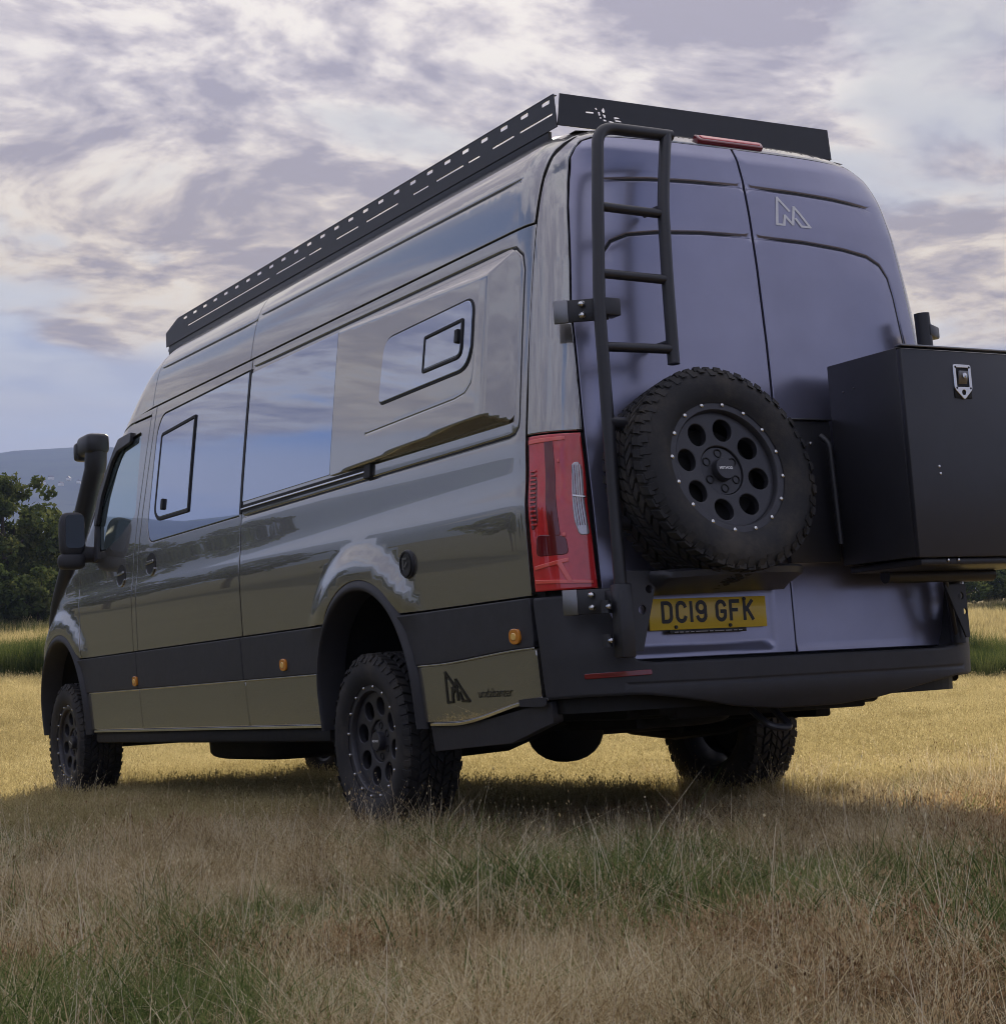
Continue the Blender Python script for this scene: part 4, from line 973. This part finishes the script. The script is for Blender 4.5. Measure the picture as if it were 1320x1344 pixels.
# ---- ground sheet
def ground_mat(name):
    m = bpy.data.materials.new(name); m.use_nodes = True; t = NT(m.node_tree)
    out = t.n('ShaderNodeOutputMaterial'); b = t.n('ShaderNodeBsdfPrincipled'); t.l(b.outputs[0], out.inputs[0]); b.inputs['Roughness'].default_value = .95; b.inputs['Specular IOR Level'].default_value = .1
    pos = t.n('ShaderNodeNewGeometry').outputs['Position']
    n1 = t.noise(pos, .45, 6, .65); n2 = t.noise(pos, 9.0, 5, .7); n3 = t.noise(pos, 70.0, 3, .7)
    c = t.ramp(n1, [(.35, (.06, .052, .028)), (.48, (.12, .095, .05)), (.62, (.17, .13, .07))])
    c = t.mix(t.ss(n2, .35, .7), c, (.15, .105, .05)); c = t.mix(t.ss(n3, .5, .75), c, (.24, .18, .09))
    sp_ = t.n('ShaderNodeSeparateXYZ'); t.l(pos, sp_.inputs[0])
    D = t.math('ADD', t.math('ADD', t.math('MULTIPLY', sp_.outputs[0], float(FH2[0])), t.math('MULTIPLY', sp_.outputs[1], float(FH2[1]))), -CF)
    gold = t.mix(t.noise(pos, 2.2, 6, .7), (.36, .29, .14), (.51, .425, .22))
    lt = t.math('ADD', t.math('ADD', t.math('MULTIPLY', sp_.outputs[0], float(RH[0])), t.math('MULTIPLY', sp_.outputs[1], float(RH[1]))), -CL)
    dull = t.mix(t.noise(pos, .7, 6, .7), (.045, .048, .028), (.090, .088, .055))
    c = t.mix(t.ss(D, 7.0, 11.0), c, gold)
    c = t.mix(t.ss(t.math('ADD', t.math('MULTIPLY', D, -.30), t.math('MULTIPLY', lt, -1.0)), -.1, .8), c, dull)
    fields = t.ramp(t.noise(pos, .012, 3, .5), [(.40, (.07, .09, .03)), (.47, (.20, .19, .07)), (.56, (.09, .11, .035))])
    c = t.mix(t.ss(D, 90, 120), c, fields)
    t.l(c, b.inputs['Base Color'])
    bp = t.n('ShaderNodeBump'); bp.inputs['Strength'].default_value = .8; bp.inputs['Distance'].default_value = .03
    t.l(t.math('ADD', n2, t.math('MULTIPLY', n3, .4)), bp.inputs['Height']); t.l(bp.outputs[0], b.inputs['Normal'])
    MATS[name] = m; return m
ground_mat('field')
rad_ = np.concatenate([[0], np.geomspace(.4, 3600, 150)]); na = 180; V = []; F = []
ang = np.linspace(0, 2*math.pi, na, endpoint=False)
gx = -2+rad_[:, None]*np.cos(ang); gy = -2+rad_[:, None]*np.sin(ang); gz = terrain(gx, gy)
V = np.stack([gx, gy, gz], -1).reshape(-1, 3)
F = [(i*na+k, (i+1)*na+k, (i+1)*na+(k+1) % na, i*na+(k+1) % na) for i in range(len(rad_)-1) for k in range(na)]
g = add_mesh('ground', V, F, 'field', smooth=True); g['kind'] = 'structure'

# ---- far hills
def hill_mat():
    m = bpy.data.materials.new('hill'); m.use_nodes = True; t = NT(m.node_tree)
    out = t.n('ShaderNodeOutputMaterial'); b = t.n('ShaderNodeBsdfPrincipled'); t.l(b.outputs[0], out.inputs[0]); b.inputs['Roughness'].default_value = 1; b.inputs['Specular IOR Level'].default_value = 0
    pos = t.n('ShaderNodeNewGeometry').outputs['Position']
    vo = t.n('ShaderNodeTexVoronoi'); vo.inputs['Scale'].default_value = .0042; t.l(pos, vo.inputs['Vector'])
    sp_ = t.n('ShaderNodeSeparateColor'); t.l(vo.outputs['Color'], sp_.inputs[0])
    c = t.ramp(sp_.outputs[0], [(.0, (.035, .05, .02)), (.35, (.06, .085, .03)), (.55, (.10, .12, .045)), (.72, (.22, .20, .10)), (.85, (.05, .065, .025))])
    c = t.mix(t.ss(t.noise(pos, .02, 4, .6), .5, .6), c, (.03, .042, .018))
    t.l(c, b.inputs['Base Color']); MATS['hill'] = m
hill_mat()
V = []; F = []; nr, nh = 26, 150
for i in range(nr):
    r = 900+ (3300-900)*(i/(nr-1))
    for k in range(nh):
        a = math.atan2(FH2[0], FH2[1])+RAD(-100+200*k/(nh-1)); x = CAM[0]+r*math.sin(a); y = CAM[1]+r*math.cos(a)
        t_ = (r-900)/2400
        hgt = 352*float(smooth(.05, .75, t_))*(.86+.30*float(fbm(np.array(k*.10+3.0), np.array(1.0), 3)))-30*float(smooth(.75, 1, t_))+22*(float(fbm(np.array(x*.004), np.array(y*.004), 21))-.47)*min(1, t_*6)-16
        V.append((x, y, hgt))
F = [(i*nh+k, i*nh+k+1, (i+1)*nh+k+1, (i+1)*nh+k) for i in range(nr-1) for k in range(nh-1)]
hl_ = add_mesh('hills', V, [f[::-1] for f in F], 'hill', smooth=True); hl_['kind'] = 'structure'

# ---- grass: tufts scattered as stuff
def blade_mat(name, stops, trans=.35, nscale=.8):
    m = bpy.data.materials.new(name); m.use_nodes = True; t = NT(m.node_tree)
    out = t.n('ShaderNodeOutputMaterial'); d = t.n('ShaderNodeBsdfDiffuse'); tr = t.n('ShaderNodeBsdfTranslucent'); mx = t.n('ShaderNodeMixShader'); mx.inputs[0].default_value = trans
    oi = t.n('ShaderNodeObjectInfo'); pos = t.n('ShaderNodeNewGeometry').outputs['Position']
    v = t.math('ADD', t.math('MULTIPLY', oi.outputs['Random'], .55), t.math('MULTIPLY', t.noise(pos, nscale, 4, .6), .55))
    v = t.math('ADD', v, t.math('MULTIPLY', t.math('SUBTRACT', t.noise(pos, 130, 2, .5), .5), 1.1))
    c = t.ramp(v, stops); t.l(c, d.inputs[0]); t.l(c, tr.inputs[0]); t.l(d.outputs[0], mx.inputs[1]); t.l(tr.outputs[0], mx.inputs[2]); t.l(mx.outputs[0], out.inputs[0])
    MATS[name] = m
blade_mat('straw', [(.2, (.14, .095, .045)), (.42, (.44, .33, .17)), (.62, (.68, .55, .32)), (.8, (.85, .76, .52))], .45)
blade_mat('stalk', [(.2, (.46, .37, .24)), (.5, (.68, .58, .41)), (.8, (.84, .76, .58))], .35)
blade_mat('brown_seed', [(.2, (.11, .065, .035)), (.5, (.42, .27, .14)), (.8, (.72, .53, .30))], .45)
blade_mat('green_blade', [(.2, (.055, .085, .028)), (.5, (.13, .185, .055)), (.8, (.30, .34, .12))], .45)
blade_mat('gold_blade', [(.2, (.27, .22, .10)), (.45, (.45, .375, .18)), (.8, (.64, .55, .30))], .45)
blade_mat('verge_blade', [(.2, (.028, .045, .016)), (.5, (.062, .092, .030)), (.8, (.16, .175, .06))], .4)
TUFTS = bpy.data.collections.new('tuft_sources')
def tuft(name, n, h, wdt, spread, lean, mat, seeds=0, seg=3, seedsize=.006, curl=.5, mat2=None):
    V = []; F = []; mi = []
    for b in range(n):
        a = rng.uniform(0, 6.283); r = spread*math.sqrt(rng.uniform()); bx, by = r*math.cos(a), r*math.sin(a)
        H = rng.uniform(*h); la = rng.uniform(0, 6.283); ln = abs(rng.normal(0, lean)); ww = wdt*rng.uniform(.7, 1.3); wa = rng.uniform(0, 3.14)
        dx, dy = math.cos(la), math.sin(la); c_, s_ = math.cos(wa)*ww/2, math.sin(wa)*ww/2; k0 = len(V); cu = curl*rng.uniform(.2, 1.4)
        for i in range(seg+1):
            t = i/seg; ho = H*(ln*t+cu*ln*t*t*t); z = H*t*(1-.25*ln*t); x = bx+dx*ho; y = by+dy*ho; tw = 1-.75*t
            if i < seg: V += [(x-c_*tw, y-s_*tw, z-.01), (x+c_*tw, y+s_*tw, z-.01)]
            else: V.append((x, y, z))
        for i in range(seg-1): F.append((k0+2*i, k0+2*i+1, k0+2*i+3, k0+2*i+2)); mi.append(0)
        F.append((k0+2*seg-2, k0+2*seg-1, k0+2*seg)); mi.append(0)
        for s in range(seeds):
            t = 1-.30*s/seeds*rng.uniform(.6, 1.3); ho = H*(ln*t+cu*ln*t*t*t); z = H*t*(1-.25*ln*t); q_ = seedsize*rng.uniform(.6, 1.3); aa = rng.uniform(0, 6.28); o_ = q_*1.1
            x = bx+dx*ho+o_*math.cos(aa); y = by+dy*ho+o_*math.sin(aa); k0s = len(V); e = rng.normal(0, 1, 3)*q_*.32; q_ = q_*1.5
            V += [(x, y, z-q_), (x+e[0], y+e[1], z), (x, y, z+q_), (x-e[0], y-e[1], z+e[2]*.2)]; F.append((k0s, k0s+1, k0s+2, k0s+3)); mi.append(1)
    me = bpy.data.meshes.new(name); me.from_pydata(V, [], F); me.materials.append(MATS[mat]); me.materials.append(MATS[mat2 or mat]); me.polygons.foreach_set('material_index', mi); me.update()
    o = bpy.data.objects.new(name, me); return o
def collection(name, objs):
    c = bpy.data.collections.new(name)
    for i, o in enumerate(objs): o.name = '%s_%02d' % (name, i); c.objects.link(o)
    return c
def scatter(name, pts, idx, scl, coll, label, cat, tilt=.15):
    n = len(pts); me = bpy.data.meshes.new(name); me.from_pydata([tuple(p) for p in pts], [], [])
    a = me.attributes.new('idx', 'INT', 'POINT'); a.data.foreach_set('value', np.asarray(idx, np.int32))
    a = me.attributes.new('scl', 'FLOAT', 'POINT'); a.data.foreach_set('value', np.asarray(scl, np.float32))
    rot = np.stack([rng.normal(0, tilt, n), rng.normal(0, tilt, n), rng.uniform(0, 6.283, n)], 1).astype(np.float32)
    a = me.attributes.new('rot', 'FLOAT_VECTOR', 'POINT'); a.data.foreach_set('vector', rot.ravel())
    o = link(bpy.data.objects.new(name, me)); o['kind'] = 'stuff'; o['label'] = label; o['category'] = cat
    ng = bpy.data.node_groups.new(name, 'GeometryNodeTree'); ng.interface.new_socket('Geometry', in_out='INPUT', socket_type='NodeSocketGeometry'); ng.interface.new_socket('Geometry', in_out='OUTPUT', socket_type='NodeSocketGeometry')
    N = ng.nodes; L = ng.links; gi = N.new('NodeGroupInput'); go = N.new('NodeGroupOutput'); ip = N.new('GeometryNodeInstanceOnPoints'); ci = N.new('GeometryNodeCollectionInfo')
    ci.inputs['Collection'].default_value = coll; ci.inputs['Separate Children'].default_value = True; ci.inputs['Reset Children'].default_value = True
    ip.inputs['Pick Instance'].default_value = True
    def attr(nm, typ):
        nd = N.new('GeometryNodeInputNamedAttribute'); nd.data_type = typ; nd.inputs[0].default_value = nm; return nd.outputs[0]
    m2p = N.new('GeometryNodeMeshToPoints'); L.new(gi.outputs[0], m2p.inputs[0]); L.new(m2p.outputs[0], ip.inputs['Points']); L.new(ci.outputs[0], ip.inputs['Instance']); L.new(attr('idx', 'INT'), ip.inputs['Instance Index'])
    e2r = N.new('FunctionNodeEulerToRotation'); L.new(attr('rot', 'FLOAT_VECTOR'), e2r.inputs[0]); L.new(e2r.outputs[0], ip.inputs['Rotation'])
    L.new(attr('scl', 'FLOAT'), ip.inputs['Scale']); L.new(ip.outputs[0], go.inputs[0])
    md = o.modifiers.new('scatter', 'NODES'); md.node_group = ng; return o
def cone(n, D0, D1, half=.30, extra=.5, power=1.0):
    """random ground points in the field of view between depths D0 and D1"""
    u = rng.uniform(0, 1, n); D = np.sqrt(D0**2+(D1**2-D0**2)*u) if power == 1 else D0+(D1-D0)*u**power
    c = .0117; l = CL+D*(c+rng.uniform(-1, 1, n)*half)+rng.uniform(-extra, extra, n); f = CF+D
    x = f*FH2[0]+l*RH[0]; y = f*FH2[1]+l*RH[1]; return x, y, D, l
def van_local(x, y): return x, y
WHEELS = [(-.87, 0), (.87, 0), (-.87, 4.325), (.87, 4.325)]
def clear_wheels(x, y):
    k = np.ones(len(x), bool)
    for wx_, wy_ in WHEELS: k &= ~((np.abs(x-wx_) < .13) & (np.abs(y-wy_) < .17))
    return k
# foreground
fine = [tuft('dry', 26, (.06, .15), .0034, .06, .75, 'straw', curl=1.0) for k in range(4)]
stalk = [tuft('stalk', 6, (.12, .26), .0024, .07, .38, 'stalk', 3, 4, .0034, mat2='straw') for k in range(4)]
fuzz = [tuft('fuzz', 22, (.035, .10), .0030, .08, .85, 'brown_seed', 4, 3, .0040) for k in range(3)]
green = [tuft('green', 26, (.05, .14), .0046, .07, .75, 'green_blade', curl=1.1) for k in range(3)]
long_ = [tuft('long', 3, (.16, .27), .0032, .05, .75, 'stalk', 0, 5, curl=.6) for k in range(3)]
cA = collection('foreground_tuft', fine+stalk+fuzz+green+long_)
n = 15500; x, y, D, l = cone(n, 2.0, 9.6, .32, .5)
k = rng.uniform(0, 1, n) < np.interp(D, [2, 5, 7.5, 9.6], [1, .80, .55, .40]); x, y, D, l = x[k], y[k], D[k], l[k]
k = clear_wheels(x, y); x, y, D, l = x[k], y[k], D[k], l[k]; n = len(x)
gm = fbm(x*.8, y*.8, 31); bm_ = fbm(x*1.1, y*1.1, 47); lat = (l-CL)/D
gp = gm+.13*smooth(-.10, -.28, lat)*smooth(4.4, 2.8, D)+.10*smooth(.16, .27, lat)*smooth(4.8, 3.4, D)-.09*smooth(4.2, 5.6, D)
bp_ = bm_+.06*smooth(5.0, 3.0, D)
idx = np.empty(n, int); r = rng.uniform(0, 1, n); gpr = smooth(.41, .62, gp)*.72; bpr = smooth(.42, .58, bp_)*.55
for i in range(n):
    if r[i] < gpr[i]: idx[i] = 11+rng.integers(3)
    elif rng.uniform() < bpr[i]: idx[i] = 8+rng.integers(3)
    elif r[i] < .87: idx[i] = rng.integers(4)
    elif r[i] < .965: idx[i] = 4+rng.integers(4)
    elif r[i] < .985: idx[i] = 14+rng.integers(3)
    else: idx[i] = 11+rng.integers(3)
under = (np.abs(x) < 1.05) & (y > -1.5) & (y < 5.2)
sc_ = rng.uniform(.55, 1.25, n)*np.where(under, .62, 1.0)*np.interp(fbm(x*1.7, y*1.7, 77), [.3, .65], [.7, 1.15])
wx_ = []; wy_ = []
for (cx2, cy2) in WHEELS[:1]+WHEELS[2:3]+WHEELS[1:2]:
    m2 = 90; a2 = rng.uniform(0, 6.283, m2); r2 = rng.uniform(.20, .50, m2); wx_.append(cx2+r2*np.cos(a2)*.75); wy_.append(cy2+r2*np.sin(a2)*1.1)
wx_ = np.concatenate(wx_); wy_ = np.concatenate(wy_); kk = clear_wheels(wx_, wy_); wx_, wy_ = wx_[kk], wy_[kk]
x = np.concatenate([x, wx_]); y = np.concatenate([y, wy_]); idx = np.concatenate([idx, np.where(rng.uniform(0, 1, len(wx_)) < .6, rng.integers(0, 4, len(wx_)), rng.integers(4, 8, len(wx_)))]); sc_ = np.concatenate([sc_, rng.uniform(.8, 1.25, len(wx_))])
scatter('dry_grass', np.stack([x, y, terrain(x, y)-.008], 1), idx, sc_, cA, 'dry pale stalks, brown seed heads and green tufts in the shaded foreground', 'grass', .18)
# golden field
goldt = [tuft('gold', 44, (.05, .13), .0036, .12, .60, 'gold_blade', 2, 2, .005) for k in range(4)]
cB = collection('gold_tuft', goldt)
n = 30000; x, y, D, l = cone(n, 8.2, 33, .31, .6, 1.6); k = clear_wheels(x, y); x, y, D, l = x[k], y[k], D[k], l[k]; n = len(x)
scatter('golden_grass', np.stack([x, y, terrain(x, y)-.01], 1), rng.integers(0, 4, n), rng.uniform(.6, 1.1, n)*np.interp(D, [8, 33], [.9, 1.7]), cB, 'short golden dry grass of the sunlit field behind the van', 'grass')
# green verge
vt = [tuft('verge', 70, (.50, 1.15), .014, .26, .26, 'verge_blade', 0, 3) for k in range(3)]
cC = collection('verge_tuft', vt)
n = 5200; x, y, D, l = cone(n, 30, 35, .36, 2); scatter('verge_grass', np.stack([x, y, terrain(x, y)-.02], 1), rng.integers(0, 3, n), rng.uniform(.55, 1.0, n)*np.interp(fbm(x*.3, y*.3, 3), [.3, .6], [.6, 1.1]), cC, 'band of long dark green grass across the field', 'grass', .1)
# upper field
ut = [tuft('upper', 46, (.22, .5), .016, .32, .32, 'gold_blade', 0, 2) for k in range(3)]+[tuft('uppergreen', 46, (.22, .5), .016, .32, .32, 'verge_blade', 0, 2)]
cD = collection('upper_tuft', ut)
n = 13000; x, y, D, l = cone(n, 36, 74, .36, 3); ii = rng.integers(0, 3, n); ii = np.where((fbm(x*.12, y*.12, 61)+.14*((l-CL)/D < -.15) > .54) & (rng.uniform(0, 1, n) < .7), 3, ii)
scatter('upper_grass', np.stack([x, y, terrain(x, y)-.03], 1), ii, rng.uniform(.6, 1.1, n), cD, 'tall pale grass on the slope below the hedge', 'grass', .1)

# ---- trees and bushes
def leaf_mat(name, stops, trans=.3):
    m = bpy.data.materials.new(name); m.use_nodes = True; t = NT(m.node_tree)
    out = t.n('ShaderNodeOutputMaterial'); d = t.n('ShaderNodeBsdfDiffuse'); tr = t.n('ShaderNodeBsdfTranslucent'); mx = t.n('ShaderNodeMixShader'); mx.inputs[0].default_value = trans
    pos = t.n('ShaderNodeNewGeometry').outputs['Position']; oi = t.n('ShaderNodeObjectInfo')
    v = t.math('ADD', t.math('MULTIPLY', t.noise(pos, 1.4, 3, .6), .7), t.math('ADD', t.math('MULTIPLY', t.noise(pos, 11, 2, .5), .35), t.math('MULTIPLY', oi.outputs['Random'], .12)))
    c = t.ramp(v, stops); t.l(c, d.inputs[0]); t.l(c, tr.inputs[0]); t.l(d.outputs[0], mx.inputs[1]); t.l(tr.outputs[0], mx.inputs[2]); t.l(mx.outputs[0], out.inputs[0]); MATS[name] = m
leaf_mat('leaf', [(.35, (.030, .044, .017)), (.58, (.070, .095, .032)), (.80, (.18, .19, .07))])
leaf_mat('leaf_pale', [(.35, (.045, .062, .024)), (.58, (.13, .15, .055)), (.80, (.30, .30, .13))])
principled('bark', (.055, .042, .032), .9, var=.4, vscale=6)
def make_tree(H, R, nclump, nleaf, lsize, mat, squash=.8, trunk=.28):
    """returns (crown mesh data, trunk mesh data)"""
    mbT = MB(); tips = []
    mbT.tube([(0, 0, -.3), (.03*H*rng.normal(), .03*H*rng.normal(), H*trunk), (.04*H*rng.normal(), .04*H*rng.normal(), H*.75)], [H*.032, H*.024, H*.008], 8)
    for b in range(9):
        a = rng.uniform(0, 6.28); z0 = H*rng.uniform(trunk*.7, .55); L = R*rng.uniform(.5, .95)
        tip = (L*math.cos(a), L*math.sin(a), min(H*.9, z0+L*rng.uniform(.35, .9))); mbT.tube([(0, 0, z0), (tip[0]*.5, tip[1]*.5, z0+(tip[2]-z0)*.35), tip], [H*.012, H*.008, H*.003], 6); tips.append(tip)
    V = []; F = []; cz = H*(trunk*.75+1)/2; hz = H*(1-trunk*.75)/2
    for c in range(nclump):
        d = rng.normal(0, 1, 3); d /= np.linalg.norm(d); rr = rng.uniform(.45, 1.0)**.6; irr = .75+.5*float(fbm(np.array(d[0]*1.8+5), np.array(d[1]*1.8+d[2]*2.3), 17+c % 2))
        cc = np.array([d[0]*R*rr*irr*(1-.25*max(d[2], 0)), d[1]*R*rr*irr*(1-.25*max(d[2], 0)), cz+d[2]*hz*rr*min(irr, 1.05)]); cr = R*rng.uniform(.13, .27)
        dens = int(nleaf*rng.uniform(.6, 1.4))
        e = rng.normal(0, 1, (dens, 3)); e /= np.linalg.norm(e, axis=1, keepdims=True); e *= (rng.uniform(0, 1, (dens, 1))**.4)*cr; e[:, 2] *= squash
        for p in cc+e:
            q1 = rng.normal(0, 1, 3); q1 /= np.linalg.norm(q1); q2 = np.cross(q1, rng.normal(0, 1, 3)); q2 /= np.linalg.norm(q2); s_ = lsize*rng.uniform(.6, 1.4); k0 = len(V)
            V += [p-q1*s_, p+q2*s_*.55, p+q1*s_, p-q2*s_*.55]; F.append((k0, k0+1, k0+2, k0+3))
    return V, F, mbT
def tree_obj(nm, P, data, mat, label, cat, group, sc=1.0, rot=0.0):
    V, F, mbT = data
    root = bpy.data.objects.new(nm, None); link(root); root.location = P; root.scale = (sc, sc, sc); root.rotation_euler = (0, 0, rot)
    if 'me' not in mbT.__dict__:
        c = add_mesh('crown', V, F, mat, root); t = mbT.build('trunk', 'bark', root); mbT.me = (c.data, t.data)
    else:
        link(bpy.data.objects.new('crown', mbT.me[0]), root); link(bpy.data.objects.new('trunk', mbT.me[1]), root)
    root['label'] = label; root['category'] = cat
    if group: root['group'] = group
    return root
def spot(px, D):
    p = at(px, 800, D); return (p[0], p[1], float(terrain(p[0], p[1])))
T1 = make_tree(7.2, 3.2, 90, 75, .16, 'leaf'); T2 = make_tree(5.6, 2.6, 75, 70, .15, 'leaf'); T3 = make_tree(6.4, 3.0, 80, 70, .16, 'leaf_pale')
B1 = make_tree(2.1, 1.5, 45, 60, .11, 'leaf_pale', trunk=.12); B2 = make_tree(1.7, 1.4, 40, 60, .10, 'leaf', trunk=.12)
tree_obj('broadleaf_tree', spot(8, 66), T1, 'leaf', 'tallest dark broadleaf tree at the left edge of the photo', 'tree', 'trees along the field edge', .77, .4)
tree_obj('broadleaf_tree', spot(-52, 68), T3, 'leaf_pale', 'pale broadleaf tree partly cut off by the left edge', 'tree', 'trees along the field edge', .88, 2.0)
tree_obj('broadleaf_tree', spot(62, 70), T2, 'leaf', 'lower dark tree just left of the snorkel', 'tree', 'trees along the field edge', .70, 1.0)
tree_obj('broadleaf_tree', spot(108, 76), T3, 'leaf_pale', 'tree behind the door mirror and snorkel', 'tree', 'trees along the field edge', .62, 4.0)
tree_obj('broadleaf_tree', spot(1360, 80), T2, 'leaf', 'dark tree hidden behind the storage box at the right edge', 'tree', 'trees along the field edge', .55, 5.0)
for i, (px_, D_, s_, dt, lb) in enumerate(((-15, 58, 1.0, B1, 'pale bush at the very left edge below the tall tree'), (22, 60, .95, B2, 'dark bush second from the left edge below the trees'), (52, 59, .92, B1, 'pale bush third from the left edge, under the trees'), (82, 60, 1.0, B2, 'dark bush right beside the van wing under the mirror'), (1268, 72, .85, B2, 'low dark hedge bush just right of the carrier post'), (1300, 74, .95, B2, 'low dark hedge bush at the right edge below the box'), (1335, 73, .95, B1, 'hedge bush cut off by the right edge below the box'))):
    tree_obj('hedge_bush', spot(px_, D_), dt, 'leaf', lb, 'bush', 'bushes of the hedge', s_, i*1.3)
# the hedge goes on to the left, outside the frame (it shows in the paintwork)
for i in range(32):
    az = RAD(-21-4.2*i+rng.normal(0, .7)); D_ = (60 if i < 18 else 28)+rng.uniform(-4, 4); dr = FH2*math.cos(az)+RH*math.sin(az)*1.0
    x, y = CAM[0]+dr[0]*D_, CAM[1]+dr[1]*D_; dt, mt = ((T1, 'leaf'), (T2, 'leaf'), (T3, 'leaf_pale'), (B1, 'leaf_pale'))[(i*7+i//3) % 4]
    tree_obj('broadleaf_tree' if dt is not B1 else 'hedge_bush', (x, y, float(terrain(x, y))), dt, mt, '%s %s of the hedge, seen only mirrored in the van flank' % ('dark' if mt == 'leaf' else 'pale', 'tree' if dt is not B1 else 'bush'), 'tree' if dt is not B1 else 'bush', 'hedge line left of the frame', rng.uniform(.60, .84), i*2.1)
# ---- a few far white houses on the slope
principled('house_wall', (.75, .73, .70), .8); principled('house_roof', (.12, .10, .10), .8)
for i, (px_, py_) in enumerate(((56, 634), (67, 628), (80, 636), (90, 629), (103, 633), (44, 637))):
    p = at(px_, py_, 1500); root = bpy.data.objects.new('far_house', None); link(root); root.location = p; root.rotation_euler = (0, 0, .3*i); root.scale = (.62, .62, .62)
    MB().box((0, 0, 0), (7, 5, 3.6), .05).build('wall', 'house_wall', root)
    MB().add([(-3.8, -2.8, 1.8), (3.8, -2.8, 1.8), (3.8, 2.8, 1.8), (-3.8, 2.8, 1.8), (-3.8, 0, 4.2), (3.8, 0, 4.2)], [(0, 1, 5, 4), (2, 3, 4, 5), (0, 4, 3), (1, 2, 5), (3, 2, 1, 0)]).build('roof', 'house_roof', root, None)
    root['label'] = 'tiny white house on the far hillside, %s from the left of the six' % ('second', 'third', 'fourth', 'fifth', 'rightmost', 'leftmost')[i]; root['category'] = 'house'; root['group'] = 'far houses on the hill'

# ---- haze
hz_ = bpy.data.materials.new('haze_air'); hz_.use_nodes = True; t = NT(hz_.node_tree); out = t.n('ShaderNodeOutputMaterial'); pv = t.n('ShaderNodeVolumePrincipled'); t.l(pv.outputs[0], out.inputs['Volume'])
pv.inputs['Color'].default_value = (.40, .51, .92, 1); pv.inputs['Density'].default_value = .00036; pv.inputs['Anisotropy'].default_value = .0; MATS['haze_air'] = hz_
h = MB().box((0, 0, 190), (7600, 7600, 440), 0).build('haze', 'haze_air', None, None); h['kind'] = 'stuff'; h['label'] = 'thin bluish air over the valley and far hills'; h['category'] = 'haze'
